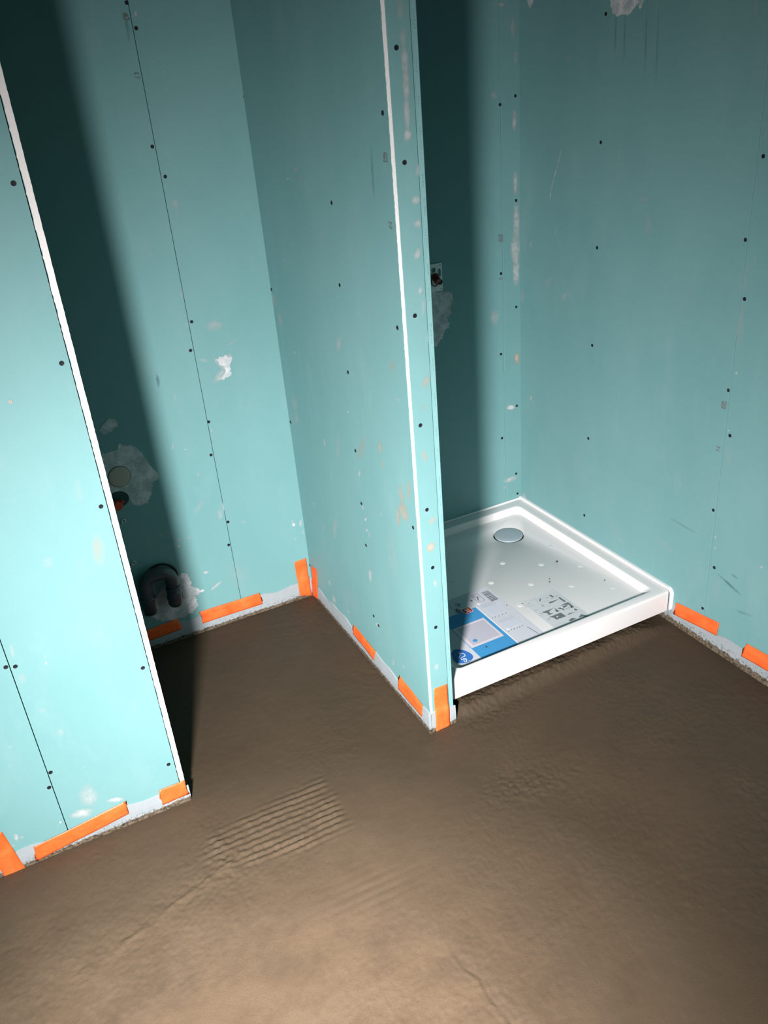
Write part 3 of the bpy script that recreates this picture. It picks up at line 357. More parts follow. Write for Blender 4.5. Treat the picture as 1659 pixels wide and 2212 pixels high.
core_edge('cut_board_edge', XA-0.0112, XA+0.0003, YA+0.0006, wl, 0.0018)
# back wall of the left recess
bm = bmesh.new()
box(bm, XA, -0.2554-0.0009, 0, 0.0125, -0.02, H); box(bm, -0.2554+0.0009, 0.0, 0, 0.0125, -0.02, H)
wb = struct('wall_back_left', bm, BOARD)
bm = bmesh.new(); box(bm, XA-0.01, 0.02, 0.0128, 0.06, -0.02, H); bm_obj('stud_frame', bm, GAP, wb)
# partition
bm = bmesh.new(); box(bm, 0.0088, 0.0592, YC, YC+0.0125, -0.02, H, 0.0008); wm = struct('wall_middle', bm, BOARD)
bm = bmesh.new(); box(bm, 0.0, 0.0086, YC+0.0004, 0, -0.02, H); bm_obj('left_board', bm, BOARD, wm)
bm = bmesh.new(); box(bm, 0.0606, PT, YC-0.0004, 0, -0.02, H, 0.0012); bm_obj('right_board', bm, BOARD, wm)
bm = bmesh.new(); box(bm, 0.0116, 0.0605, YC+0.0126, 0, -0.02, H); bm_obj('stud_frame', bm, GAP, wm)
core_edge('cut_board_edge', 0.0012, 0.0085, YC+0.0004, wm, 0.0011)
bm = bmesh.new(); box(bm, 0.0628, 0.0716, YC-0.0009, YC-0.0003, 0.0, H); ep = bm_obj('paper_edge', bm, EDGEP, wm)
vs, fs = [], []
z = 0.18
while z < 1.75:
    for w in range(rnd.randint(3, 7)):
        hgt = rnd.uniform(0.002, 0.005); x0 = 0.0655 + rnd.uniform(-0.0006, 0.0006); k = len(vs)
        wv = rnd.uniform(0.0015, 0.0035)
        for (a, c) in ((x0, z), (x0+wv, z), (x0+wv, z+hgt), (x0, z+hgt)): vs.append((a, YC-0.0011, c))
        fs.append((k, k+1, k+2, k+3)); z += hgt + rnd.uniform(0.001, 0.003)
    z += rnd.uniform(0.012, 0.05)
mesh_obj('edge_print', vs, fs, PRINT, wm)
# shower recess back wall and right wall
bm = bmesh.new()
box(bm, PT, 0.8105-0.0004, 0, 0.0125, -0.02, H); box(bm, 0.8105+0.0004, XR, -0.0005, 0.0125, -0.02, H)
ws = struct('wall_back_right', bm, BOARD)
bm = bmesh.new(); box(bm, PT-0.05, XR+0.03, 0.0128, 0.06, -0.02, H); bm_obj('stud_frame', bm, GAP, ws)
bm = bmesh.new()
box(bm, XR, XR+0.0125, -0.9143+0.0003, 0.0125, -0.02, H); box(bm, XR+0.0005, XR+0.0125, -3.4, -0.9143-0.0003, -0.02, H)
wr = struct('wall_right', bm, BOARD)
bm = bmesh.new(); box(bm, XR+0.0128, XR+0.06, -3.4, 0.06, -0.02, H); bm_obj('stud_frame', bm, GAP, wr)
bm = bmesh.new(); box(bm, -2.4, XR+0.06, -3.4, 0.06, H, H+0.03); struct('ceiling', bm, CEIL)
for (k, u, w_) in (('R', -0.9143, wr), ('S', 0.8105, ws)):
    vs = [W(k, u+0.0006, 0.0, 0.0006), W(k, u+0.0019, 0.0, 0.0006), W(k, u+0.0019, H, 0.0006), W(k, u+0.0006, H, 0.0006)]
    mesh_obj('joint_edge', vs, [(0, 1, 2, 3)], EDGEP, w_)
WALL = {'L': wl, 'B': wb, 'P': wm, 'F': wm, 'S': ws, 'R': wr}

# ------------------------------------------------------------------ perimeter strip along the foot of every wall
def strip(name, runs, m, tops, parent=None):
    vs, fs = [], []
    for (k, u0, u1) in runs:
        n = max(4, int(abs(u1-u0)/0.012)); base = len(vs)
        for i in range(n+1):
            u = u0 + (u1-u0)*i/n; t = tops + 0.005*math.sin(u*23+1) + 0.003*math.sin(u*61)
            for (d, z) in ((0.0, -0.012), (0.0036, -0.012), (0.0032, t*0.6), (0.002, t), (0.0, t+0.0008)): vs.append(W(k, u, z, d))
            if i:
                c = base + 5*i
                for j in range(4): fs.append((c-5+j, c-4+j, c+1+j, c+j))
        fs += [tuple(base+j for j in range(5)), tuple(base+5*n+j for j in range(5))]
    o = mesh_obj(name, vs, fs, m); 
    bm = bmesh.new(); bm.from_mesh(o.data); bmesh.ops.recalc_face_normals(bm, faces=bm.faces); bm.to_mesh(o.data); bm.free()
    return tag(o, kind='structure')
strip('baseboard_left', [('L', -2.4, XA+0.0055)], STRIP, 0.052)
strip('baseboard_back_left', [('B', XA, -0.0005)], STRIP, 0.064)
strip('baseboard_middle', [('P', -0.006, YC-0.0055), ('F', -0.0055, PT+0.005)], STRIP, 0.058)
strip('baseboard_right', [('R', -0.745, -3.3)], STRIPR, 0.064)

# ------------------------------------------------------------------ orange tapes
def make_tape(k, quad, wob):
    (a, b_, c, d) = [Vector(p) for p in quad]
    ts = {'L': 0.066, 'B': 0.079, 'P': 0.065, 'F': 0.068, 'R': 0.08}[k]
    ln = max((b_-a).length, (c-d).length); hn = max((d-a).length, (c-b_).length)
    nu, nv = max(4, int(ln/0.006)), max(4, int(hn/0.006)); vs, fs = [], []
    for layer in (0, 1):
        for i in range(nu+1):
            for j in range(nv+1):
                s, t = i/nu, j/nv
                p = (a*(1-s)+b_*s)*(1-t) + (d*(1-s)+c*s)*t
                if i in (0, nu) and ln >= hn: p = p + (b_-a).normalized()*(rnd.uniform(-.0012, .0012) + 0.003*math.sin(t*5+wob))*(1 if layer == 0 else 0)
                out = 0.0008 + 0.0038*(1/(1+math.exp((p.y-ts)/0.003)))
                out += 0.0004*math.sin(s*9+wob*3+t*4) + 0.0003*math.sin(t*14+wob)
                vs.append(W(k, p.x, p.y, max(out, 0.0007) - layer*0.00035))
    n1 = (nu+1)*(nv+1)
    for i in range(nu):
        for j in range(nv):
            q = (i*(nv+1)+j, (i+1)*(nv+1)+j, (i+1)*(nv+1)+j+1, i*(nv+1)+j+1)
            fs.append(q); fs.append(tuple(x+n1 for x in q[::-1]))
    bd = [i*(nv+1) for i in range(nu+1)] + [nu*(nv+1)+j for j in range(1, nv+1)] + [i*(nv+1)+nv for i in range(nu-1, -1, -1)] + [j for j in range(nv-1, 0, -1)]
    for x, y in zip(bd, bd[1:]+bd[:1]): fs.append((x, y, y+n1, x+n1))
    o = mesh_obj('adhesive_tape', vs, fs, TAPE, smooth=True)
    bm = bmesh.new(); bm.from_mesh(o.data); bmesh.ops.recalc_face_normals(bm, faces=bm.faces); bm.to_mesh(o.data); bm.free()
    return o
TL = {
 'T1': 'slanted orange tape at the left wall foot, cut off by the left photo edge',
 'T2': 'long orange tape along the foot of the left wall, below the board joint',
 'T3': 'short orange tape at the right corner of the left wall foot',
 'T4': 'orange tape in shadow under the grey pipe, on the back wall foot',
 'T5': 'long orange tape below the joint of the left recess back wall',
 'T6': 'upright orange tape on the back wall at the inner corner of the left recess',
 'T7': 'thin upright orange tape on the partition side at the inner corner of the left recess',
 'T8': 'orange tape halfway along the foot of the partition side',
 'T9': 'orange tape on the partition side foot nearest its front corner',
 'T10': 'upright creased orange tape on the narrow front of the partition',
 'T11': 'orange tape on the right wall foot directly beside the shower tray',
 'T12': 'orange tape on the right wall foot running out of the photo at right'}
for i, (k, (w, quad)) in enumerate(TAPES.items()):
    tag(make_tape(w, quad, i*1.3), TL[k], 'tape', 'orange tapes holding the perimeter strip')

# ------------------------------------------------------------------ screws
def screw_mesh(r):
    bm = bmesh.new(); seg = 18
    ring = lambda rad, y: [bm.verts.new((rad*math.cos(2*math.pi*k/seg), y, rad*math.sin(2*math.pi*k/seg))) for k in range(seg)]
    rs = [ring(r, 0.0), ring(r, -0.0006), ring(r*0.92, -0.0009), ring(r*0.5, -0.0007), ring(r*0.3, -0.00025)]
    for a, c in zip(rs, rs[1:]):
        for k in range(seg): bm.faces.new((a[k], a[(k+1) % seg], c[(k+1) % seg], c[k]))
    bm.faces.new(rs[-1]); bm.faces.new(rs[0][::-1])
    bmesh.ops.recalc_face_normals(bm, faces=bm.faces)
    for (w, h_) in ((0.62*r, 0.13*r), (0.13*r, 0.62*r)): box(bm, -w, w, -0.00075, -0.0003, -h_, h_)
    me = bpy.data.meshes.new('drywall_screw'); bm.to_mesh(me); bm.free(); me.materials.append(SCREW); return me
SM = screw_mesh(0.0047)
def place_screw(k, u, z, label, m=None, s=1.0):
    o = bpy.data.objects.new('drywall_screw', m or SM); COL.objects.link(o)
    o.location = W(k, u, z, 0.0002); o.scale = (s, 1, s)
    if FACE[k][0] == 'x': o.rotation_euler = (0, 0, -math.pi/2)
    tag(o, label, 'screw', 'black drywall screws in the boards'); return o
ORD = ['lowest', 'second lowest', 'third lowest', 'fourth lowest', 'fifth lowest', 'sixth lowest', 'seventh lowest', 'eighth lowest']
def column(k, pts, text):
    for i, (u, z) in enumerate(sorted(pts, key=lambda p: p[1])):
        place_screw(k, u, z, 'black screw, %s %s' % (ORD[i], text))
S_ = SCREWS
column('L', S_['L'][:5], 'beside the white cut edge of the left wall')
pm = SM.copy(); pm.materials[0] = PLUG
place_screw('L', *S_['L'][5], 'small pinkish screw head alone in the left wall board near the photo edge', pm, 0.72)
lj = S_['L'][6:]
for p, t in zip(lj, ('black screw left of the left wall joint, in the side by side pair', 'black screw right of the left wall joint, in the side by side pair',
                     'black screw just right of the left wall joint, above the long tape', 'black screw just left of the left wall joint, above the long tape')):
    place_screw('L', *p, t)
bl = S_['B']; jx = -0.2554
column('B', [p for p in bl if p[0] < jx], 'left of the joint on the left recess back wall')
column('B', [p for p in bl if p[0] >= jx], 'right of the joint on the left recess back wall')
pp = S_['P']
front = [p for p in pp if p[0] < -0.62]; mid = [p for p in pp if -0.62 <= p[0] < -0.22]; back = [p for p in pp if p[0] >= -0.22]
column('P', front, 'on the partition side beside its white front edge')
column('P', mid, 'in the middle row of the partition side')
column('P', back, 'on the partition side near the inner corner')
column('F', S_['F'], 'on the narrow front face of the partition')
column('S', [p for p in S_['S'] if p[0] < 0.8105], 'left of the corner board behind the tray')
column('S', [p for p in S_['S'] if p[0] >= 0.8105], 'in the corner board behind the tray')
rr = S_['R']
column('R', [p for p in rr if p[0] > -0.7], 'in the right wall row above the tray')
column('R', [p for p in rr if -0.9143 < p[0] <= -0.7], 'left of the right wall joint')
column('R', [p for p in rr if p[0] <= -0.9143], 'right of the right wall joint')

# ------------------------------------------------------------------ filler patches, smears, stamps: surface of the boards
def rag(poly, step, amp):
    out = []; n = len(poly)
    for i in range(n):
        a, b_ = Vector(poly[i]), Vector(poly[(i+1) % n]); k = max(1, int((b_-a).length/step))
        nrm = Vector((-(b_-a).y, (b_-a).x)).normalized()
        for j in range(k): out.append(a + (b_-a)*(j/k) + nrm*rnd.gauss(0, amp)*(1 if j else 0.4))
    return out
def clip_u(k, u): return u
def patch(name, k, poly, m, step=0.003, amp=0.0019, d=0.0009, parent=None):
    p = rag(poly, step, amp)
    if k == 'S': p = [Vector((max(q.x, PT+0.0005), q.y)) for q in p]
    if k == 'B': p = [Vector((max(q.x, XA+0.001), q.y)) for q in p]
    tri = tessellate_polygon([[Vector((q.x, q.y, 0)) for q in p]])
    n = len(p); c = sum((q for q in p), Vector((0, 0)))/n
    vs = [W(k, q.x, q.y, d) for q in p] + [W(k, q.x + (q-c).x*0.015, q.y + (q-c).y*0.015, 0.0001) for q in p]
    fs = [tuple(t) for t in tri] + [(i, (i+1) % n, (i+1) % n + n, i+n) for i in range(n)]
    o = mesh_obj(name, vs, fs, m, parent or WALL[k])
    bm = bmesh.new(); bm.from_mesh(o.data); bmesh.ops.recalc_face_normals(bm, faces=bm.faces); bm.to_mesh(o.data); bm.free()
    return o
PN = {'cap_patch': 'filler_patch', 'dab': 'filler_dab', 'faint_rect': None, 'pipe_patch': 'filler_patch', 'hook': 'filler_dab', 'shower_patch': 'filler_patch', 'top_patch': 'filler_patch', 'top_dab': 'filler_dab'}
for k, (w, poly) in PATCHES.items():
    if PN[k]: patch(PN[k], w, poly, FILL)
TINT = ((0.5, 0.545, 0.555), (0.5, 0.41, 0.32), (0.07, 0.16, 0.17))
def smears(k, items):
    vs, fs, cols = [], [], []; nseg = 16; nr = 3
    ext = []
    for q in items: ext.append(q if k != 'S' else (q[0], q[1], q[2]*1.25, q[3], q[4], q[5]*1.15, min(1, q[6]*1.5), q[7]))
    for (u, z, ax, az, bx, bz, al, ci) in ext:
        base = len(vs); d = 0.0004 + 0.00003*(len(vs) % 9)
        vs.append(W(k, u, z, d)); cols.append((*TINT[ci], min(1, al*1.15)))
        for r, f in ((0.4, 1.1), (0.75, 0.75), (1.12, 0.0)):
            for s in range(nseg):
                t = 2*math.pi*s/nseg; j = r*(1+rnd.uniform(-.16, .16))
                uu = u + ax*math.cos(t)*j + bx*math.sin(t)*j; zz = z + az*math.cos(t)*j + bz*math.sin(t)*j
                if k == 'F': uu = min(max(uu, 0.0125), 0.0602)
                if k == 'P': uu = min(max(uu, YC+0.001), -0.0005)
                if k == 'L': uu = min(uu, XA-0.013)
                if k == 'B': uu = min(uu, -0.0008)
                vs.append(W(k, uu, zz, d)); cols.append((*TINT[ci], al*f*rnd.uniform(0.8, 1.1) if f else 0.0))
        for s in range(nseg):
            fs.append((base, base+1+s, base+1+(s+1) % nseg))
            for r in range(nr-1):
                o_ = base+1+r*nseg; fs.append((o_+s, o_+nseg+s, o_+nseg+(s+1) % nseg, o_+(s+1) % nseg))
    o = mesh_obj('plaster_smears', vs, fs, SMEAR, WALL[k])
    ca = o.data.color_attributes.new('smear', 'FLOAT_COLOR', 'POINT')
    ca.data.foreach_set('color', np.array(cols, dtype=np.float32).ravel())
    o['kind'] = 'stuff'; return o
def poly_to_chain(pts, w, al):      # a bent smear as a chain of small ellipses
    out = []
    for a, b_ in zip(pts, pts[1:]):
        m = ((a[0]+b_[0])/2, (a[1]+b_[1])/2); h_ = Vector((b_[0]-a[0], b_[1]-a[1]))/2*1.35
        n_ = Vector((-h_.y, h_.x)).normalized()*w
        out.append((m[0], m[1], h_.x, h_.y, n_.x, n_.y, al, 0))
    return out
hook = PATCHES['hook'][1]
SMEARS['B'] += poly_to_chain([hook[0], hook[8], hook[6]], 0.012, 0.5) + poly_to_chain([hook[1], hook[2]], 0.012, 0.5)
SMEARS['R'] += poly_to_chain(SCRATCH[0], 0.0022, 0.75) + poly_to_chain(SCRATCH[1], 0.0025, 0.3)
for k, it in SMEARS.items(): smears(k, it)
SJ = -0.9143
fr = PATCHES['faint_rect'][1]
for k, qs in STAMPS.items():
    vs, fs = [], []
    for q in qs:
        c = len(vs); vs += [W(k, u, z, 0.0012) for (u, z) in q]; fs.append((c, c+1, c+2, c+3))
    mesh_obj('ink_stamp', vs, fs, STAMP, WALL[k])

# ------------------------------------------------------------------ things on the back walls
# round beige cap in the big filler patch
bm = bmesh.new(); cu, cz, cr = CAP
for (r, d0) in ((cr, 0.0),):
    seg = 40
    rings = []
    for rad, d in ((r*1.06, 0.0008), (r*1.05, 0.0016), (r*1.0, 0.0018), (r*0.98, 0.0036), (r*0.9, 0.0042), (r*0.3, 0.0046)):
        rings.append([bm.verts.new(W('B', cu+rad*math.cos(2*math.pi*i/seg), cz+rad*math.sin(2*math.pi*i/seg), d)) for i in range(seg)])
    for a, c in zip(rings, rings[1:]):
        for i in range(seg): bm.faces.new((a[i], a[(i+1) % seg], c[(i+1) % seg], c[i]))
    bm.faces.new(rings[-1]); bm.faces.new(rings[0][::-1])
root = empty('blanking_cover', (cu, -0.002, cz)); tag(root, 'round beige cap in the big filler patch on the left recess back wall', 'cap')
child_of(bm_obj('disc', bm, CAPM, smooth=True), root)
bm = tube([W('B', cu+cr*1.03*math.cos(a), cz+cr*1.03*math.sin(a), 0.001) for a in (2*math.pi*i/40 for i in range(41))], 0.0011, 8); child_of(bm_obj('rim', bm, CAPR, smooth=True), root)
# red plug low in a dark opening
ru, rz = RED
root = empty('pipe_plug', W('B', ru+0.004, rz)); tag(root, 'small orange-red plug in a dark hole under the beige cap', 'plug')
bm = bmesh.new(); seg = 28
ring = [[bm.verts.new(W('B', ru+0.006+rad*1.25*math.cos(2*math.pi*i/seg), rz+0.012+rad*math.sin(2*math.pi*i/seg), d)) for i in range(seg)] for rad, d in ((0.026, 0.0002), (0.026, 0.0012), (0.025, 0.0013))]
for a, c in zip(ring, ring[1:]):
    for i in range(seg): bm.faces.new((a[i], a[(i+1) % seg], c[(i+1) % seg], c[i]))
bm.faces.new(ring[-1]); bm.faces.new(ring[0][::-1])
child_of(bm_obj('opening', bm, HOLE), root)
bm = tube([W('B', ru, rz-0.002, 0.001), W('B', ru, rz-0.002, 0.016), W('B', ru, rz-0.002, 0.019)], [0.015, 0.015, 0.012], 8); child_of(bm_obj('plug_body', bm, REDM), root)
bm = tube([W('B', ru, rz-0.002, 0.012), W('B', ru+0.018, rz+0.01, 0.014)], [0.005, 0.007], 8); child_of(bm_obj('wing', bm, REDM), root)
# two small wire eyes
for i, lab_ in enumerate(('upper small pale wire eye on the left recess back wall, above the grey pipe', 'lower small pale wire eye on the left recess back wall, just above the grey pipe')):
    (eu, ez), (tu, tz) = RINGS[2*i], RINGS[2*i+1]
    pts = [W('B', eu + 0.0058*math.cos(a), ez + 0.0058*math.sin(a), 0.003) for a in (math.radians(225+18*j) for j in range(21))]
    pts = [W('B', tu, tz, 0.003)] + pts
    o = bm_obj('wire_eye', tube(pts, 0.0013, 8), ZINC, smooth=True); tag(o, lab_, 'wire eye', 'wire eyes in the left recess')
# drain pipe: an upturned U of grey pipe standing out of the wall
px0, px1, PD = -0.5475, -0.4655, 0.03
r_ = 0.0205
root = empty('drain_pipe', (px1, -PD, 0.13)); tag(root, 'dark grey bent drain pipe low on the left recess back wall', 'pipe')
def Q(x, z, d=PD): return (x, -d, z)
zt_, rb = 0.274, 0.029
path = [Q(px0-0.004, 0.15), Q(px0-0.002, 0.2), Q(px0, zt_-rb)]
path += [Q(px0+rb-rb*math.cos(a), zt_-rb+rb*math.sin(a)) for a in (math.pi/2*i/8 for i in range(1, 9))]
path += [Q(px1-rb+rb*math.sin(a), zt_-rb+rb*math.cos(a)) for a in (math.pi/2*i/8 for i in range(1, 9))]
path += [Q(px1-0.001, 0.2)]
child_of(bm_obj('bend', tube(path, r_, 24), PVC, smooth=True), root)
lp = [Q(px1, 0.204), Q(px1, 0.2)] + [Q(px1-0.001, 0.2-0.004*i) for i in range(1, 9)]
p2 = [Q(px1, 0.215), Q(px1-0.001, 0.19), Q(px1-0.003, 0.165), Q(px1-0.005, 0.155), Q(px1-0.006, 0.149), Q(px1-0.0065, 0.145)]
child_of(bm_obj('socket', tube(p2, [r_*1.1, r_*1.1, r_*1.1, r_*1.06, r_*0.8, r_*0.35], 24), PVC, smooth=True), root)
for (x, z, n_) in ((px1-0.0005, 0.214, 'collar'), (px1-0.0025, 0.181, 'collar'), (px0-0.001, 0.205, 'collar')):
    child_of(bm_obj(n_, tube([Q(x, z-0.004), Q(x, z-0.002), Q(x, z+0.002), Q(x, z+0.004)], [r_*1.1, r_*1.17, r_*1.17, r_*1.1], 24), PVC, smooth=True), root)
rim = [W('B', px1-rb+(rb+0.022)*math.sin(a)+0.002, zt_-0.004-rb+(rb+0.022)*math.cos(a), 0.004) for a in (math.radians(-25+140*i/16) for i in range(17))]
child_of(bm_obj('rubber_seal', tube(rim, 0.0035, 8), RUBBER, smooth=True), root)
slv = [W('B', px1+0.012+0.016*math.cos(a), 0.165+0.03*math.sin(a), 0.003) for a in (math.radians(-70+160*i/14) for i in range(15))]
child_of(bm_obj('sleeve_rim', tube(slv, 0.002, 8), CAPM, smooth=True), root)
for zz in (0.24,):
    child_of(bm_obj('wall_stub', tube([(px0+0.04, -0.001, zt_), (px0+0.04, -PD, zt_)], 0.017, 20), PVC, smooth=True), root)

# perforated wall plate with two water outlets, half behind the partition
px0_, px1_, pz0, pz1 = 0.438, 0.5766, 0.956, 1.0435
def disc_poly(cx, cz_, rx, rz_, n=20, p=2.0):
    out = []
    for i in range(n):
        a = 2*math.pi*i/n; c, s = math.cos(a), math.sin(a)
        out.append((cx+rx*math.copysign(abs(c)**(2/p), c), cz_+rz_*math.copysign(abs(s)**(2/p), s)))
    return out
outer = []
for (ex, ez, a0) in ((px1_-0.004, pz1-0.004, 0), (px0_+0.004, pz1-0.004, 90), (px0_+0.004, pz0+0.004, 180), (px1_-0.004, pz0+0.004, 270)):
    outer += [(ex+0.004*math.cos(math.radians(a0+18*i)), ez+0.004*math.sin(math.radians(a0+18*i))) for i in range(6)]
holes = []
for sgn in (1, -1):
    m_ = (px0_+px1_)/2; f_ = lambda x: m_ + sgn*(x-m_)
    holes += [disc_poly(f_(0.5662), 1.0145, 0.0052, 0.012, 20, 4), disc_poly(f_(0.5445), 1.0255, 0.0078, 0.0068, 16, 3), disc_poly(f_(0.5700), 1.0375, 0.0019, 0.0019, 10), disc_poly(f_(0.5698), 0.9622, 0.0019, 0.0019, 10)]
bm = bmesh.new(); edges = []
for loop in [outer] + holes:
    vv = [bm.verts.new(W('S', u, z, 0.0026)) for (u, z) in loop]
    edges += [bm.edges.new((a, c)) for a, c in zip(vv, vv[1:]+vv[:1])]
bmesh.ops.triangle_fill(bm, edges=edges, use_beauty=True)
ext = bmesh.ops.extrude_face_region(bm, geom=list(bm.faces))
for v in ext['geom']:
    if isinstance(v, bmesh.types.BMVert): v.co.y += 0.002
root = empty('wall_plate', ((px0_+px1_)/2, -0.001, (pz0+pz1)/2)); tag(root, 'perforated grey wall plate with dark red water outlet on the shower back wall', 'plate')
child_of(bm_obj('plate', bm, ZINC), root)
for sgn in (1, -1):
    m_ = (px0_+px1_)/2; f_ = lambda x: m_ + sgn*(x-m_)
    e = bm_obj('elbow', tube(smooth_path([(f_(0.5475), -0.004, 1.008), (f_(0.548), -0.012, 1.0), (f_(0.5485), -0.022, 0.992)], 5), 0.0115, 18), DARKRED, smooth=True); child_of(e, root)
    o = bm_obj('outlet_plug', tube([(f_(0.5625), -0.004, 0.986), (f_(0.5625), -0.013, 0.986), (f_(0.5625), -0.015, 0.986)], [0.0085, 0.0085, 0.0065], 18), RUBBER); child_of(o, root)
    o = bm_obj('clip_ring', tube([(f_(0.5475)+0.0135*math.cos(a), -0.006, 0.9905+0.0165*math.sin(a)) for a in (2*math.pi*i/24 for i in range(25))], 0.0016, 8), DARKRED, smooth=True); child_of(o, root)

# ------------------------------------------------------------------ shower tray
TX0, TX1, TY0, TY1, TZ0 = PT+0.0035, XR-0.005, YT, -0.005, 0.046
def rrect(x0, x1, y0, y1, r, z, n=6):
    out = []
    for (cx, cy, a0) in ((x1-r, y1-r, 0), (x0+r, y1-r, 90), (x0+r, y0+r, 180), (x1-r, y0+r, 270)):
        for i in range(n+1):
            a = math.radians(a0+90*i/n); out.append((cx+r*math.cos(a), cy+r*math.sin(a), z))
    return out
tray = empty('shower_tray', ((TX0+TX1)/2, TY0, 0.0)); tag(tray, 'square white shower tray with printed labels, between partition and right wall', 'shower tray')
bm = bmesh.new()
o_ = lambda i, z, r=0.014: rrect(TX0+i, TX1-i, TY0+i, TY1-i, max(r-i*0.3, 0.004), z)
RL, RR, RF, RB = 0.045, 0.042, 0.030, 0.042
def inn(t, z, r): return rrect(TX0+RL+t, TX1-RR-t*0.5, TY0+RF+t, TY1-RB-t*0.55, r, z)
loops = [o_(0.004, TZ0), o_(0.0, TZ0+0.0005), o_(0.0, ZT-0.008), o_(0.0008, ZT-0.0035), o_(0.003, ZT-0.001), o_(0.007, ZT)]
loops += [inn(-0.004, ZT, 0.018), inn(0.0, ZT-0.0002, 0.02)]
for i in range(1, 12):                                  # S-shaped inner slope
    t = i/12; loops.append(inn(0.021*t, ZT-0.0002-(ZT-0.0004-ZF)*(t*t*(3-2*t)), 0.02+0.008*t))
loops += [inn(0.021, ZF+0.0001, 0.028), inn(0.026, ZF, 0.03)]
prev = None
for lp_ in loops:
    vv = [bm.verts.new(p) for p in lp_]
    if prev:
        n = len(vv)
        for i in range(n): bm.faces.new((prev[i], prev[(i+1) % n], vv[(i+1) % n], vv[i]))
    prev = vv
DX, DY, DR = 0.699, -0.1775, 0.0575
seg = 48
hole = [bm.verts.new((DX+DR*math.cos(2*math.pi*i/seg), DY+DR*math.sin(2*math.pi*i/seg), ZF)) for i in range(seg)]
ed = [bm.edges.get((a, c)) or bm.edges.new((a, c)) for a, c in list(zip(prev, prev[1:]+prev[:1])) + list(zip(hole, hole[1:]+hole[:1]))]
bmesh.ops.triangle_fill(bm, edges=ed, use_beauty=True)
pr_ = hole
for rad, z in ((DR-0.0018, ZF-0.0012), (DR-0.004, ZF-0.004), (DR-0.0045, ZF-0.014), (0.01, ZF-0.016)):
    vv = [bm.verts.new((DX+rad*math.cos(2*math.pi*i/seg), DY+rad*math.sin(2*math.pi*i/seg), z)) for i in range(seg)]
    for i in range(seg): bm.faces.new((pr_[i], pr_[(i+1) % seg], vv[(i+1) % seg], vv[i]))
    pr_ = vv
bm.faces.new(pr_)
body = bm_obj('tray_body', bm, TRAYM, smooth=True); child_of(body, tray)
md = body.modifiers.new('es', 'EDGE_SPLIT'); md.split_angle = math.radians(50)
# anti-slip studs: raised pips in a chequer
pips = []
for j in range(5):
    y = -0.328 - 0.0798*j
    for x in ([0.17, 0.37, 0.57, 0.77] if j % 2 == 0 else [0.27, 0.47, 0.67]):
        bm = bmesh.new(); rg_ = []
        for q in range(7):
            t = q/7; rad = 0.0095*(1-t); z = 0.0007*(t*t*(3-2*t))
            rg_.append([bm.verts.new((x+rad*math.cos(2*math.pi*i/16), y+rad*math.sin(2*math.pi*i/16), ZF+z+0.00005)) for i in range(16)])
        for a, c in zip(rg_, rg_[1:]):
            for i in range(16): bm.faces.new((a[i], a[(i+1) % 16], c[(i+1) % 16], c[i]))
        bm.faces.new(rg_[-1]); child_of(bm_obj('anti_slip_pip', bm, TRAYM, smooth=True), tray)
# drain cover
bm = bmesh.new(); rg_ = []
for rad, z in ((0.049, -0.004), (0.0505, -0.0028), (0.0508, 0.0004), (0.0502, 0.0016), (0.048, 0.0024), (0.02, 0.003)):
    rg_.append([bm.verts.new((DX+rad*math.cos(2*math.pi*i/seg), DY+rad*math.sin(2*math.pi*i/seg), ZF+z)) for i in range(seg)])
for a, c in zip(rg_, rg_[1:]):
    for i in range(seg): bm.faces.new((a[i], a[(i+1) % seg], c[(i+1) % seg], c[i]))
bm.faces.new(rg_[-1]); bm.faces.new(rg_[0][::-1])
o = bm_obj('drain_cover', bm, CHROME, smooth=True); o['label'] = 'round chrome drain cover'; child_of(o, tray)
o = bm_obj('drain_gap', tube([(DX, DY, ZF-0.012), (DX, DY, ZF-0.0068)], 0.0528, 48), GAP); child_of(o, tray)
# sealing strip standing up between rim and walls, rounded down the front corner
prof = [(TY1+0.004, ZT-0.004), (TY1+0.004, ZT+0.0085)]
prof += [(YT+0.012-0.02*math.sin(a), ZT-0.0115+0.02*math.cos(a)) for a in (math.pi/2*i/8 for i in range(9))]
prof += [(YT-0.008, TZ0+0.006), (YT-0.0045, TZ0+0.002), (YT-0.001, TZ0+0.003)]
prof += [(YT-0.001, ZT-0.014)] + [(YT+0.012-0.013*math.sin(a), ZT-0.0125+0.0125*math.cos(a)) for a in (math.pi/2*(1-i/5) for i in range(6))]
vs = [(XR-0.0095, y, z) for y, z in prof] + [(XR-0.0004, y, z) for y, z in prof]; n = len(prof)
tri = tessellate_polygon([[Vector((y, z, 0)) for y, z in prof]])
fs = [tuple(t) for t in tri] + [tuple(i+n for i in t) for t in tri] + [(i, (i+1) % n, (i+1) % n+n, i+n) for i in range(n)]
o = mesh_obj('sealing_strip', vs, fs, SEAL); bm = bmesh.new(); bm.from_mesh(o.data); bmesh.ops.recalc_face_normals(bm, faces=bm.faces); bm.to_mesh(o.data); bm.free(); child_of(o, tray)
bm = bmesh.new(); box(bm, TX0, XR-0.004, -0.0052, -0.0004, ZT-0.006, ZT+0.004, 0.001); child_of(bm_obj('sealing_strip', bm, SEAL), tray)
for (x, y) in ((TX0+0.1, TY0+0.14), (TX1-0.1, TY0+0.14), (TX0+0.1, TY1-0.1), (TX1-0.1, TY1-0.1)):
    child_of(bm_obj('foot', tube([(x, y, -0.004), (x, y, 0.006), (x, y, 0.0061), (x, y, ZF-0.017)], [0.022, 0.02, 0.009, 0.009], 16), RUBBER), tray)

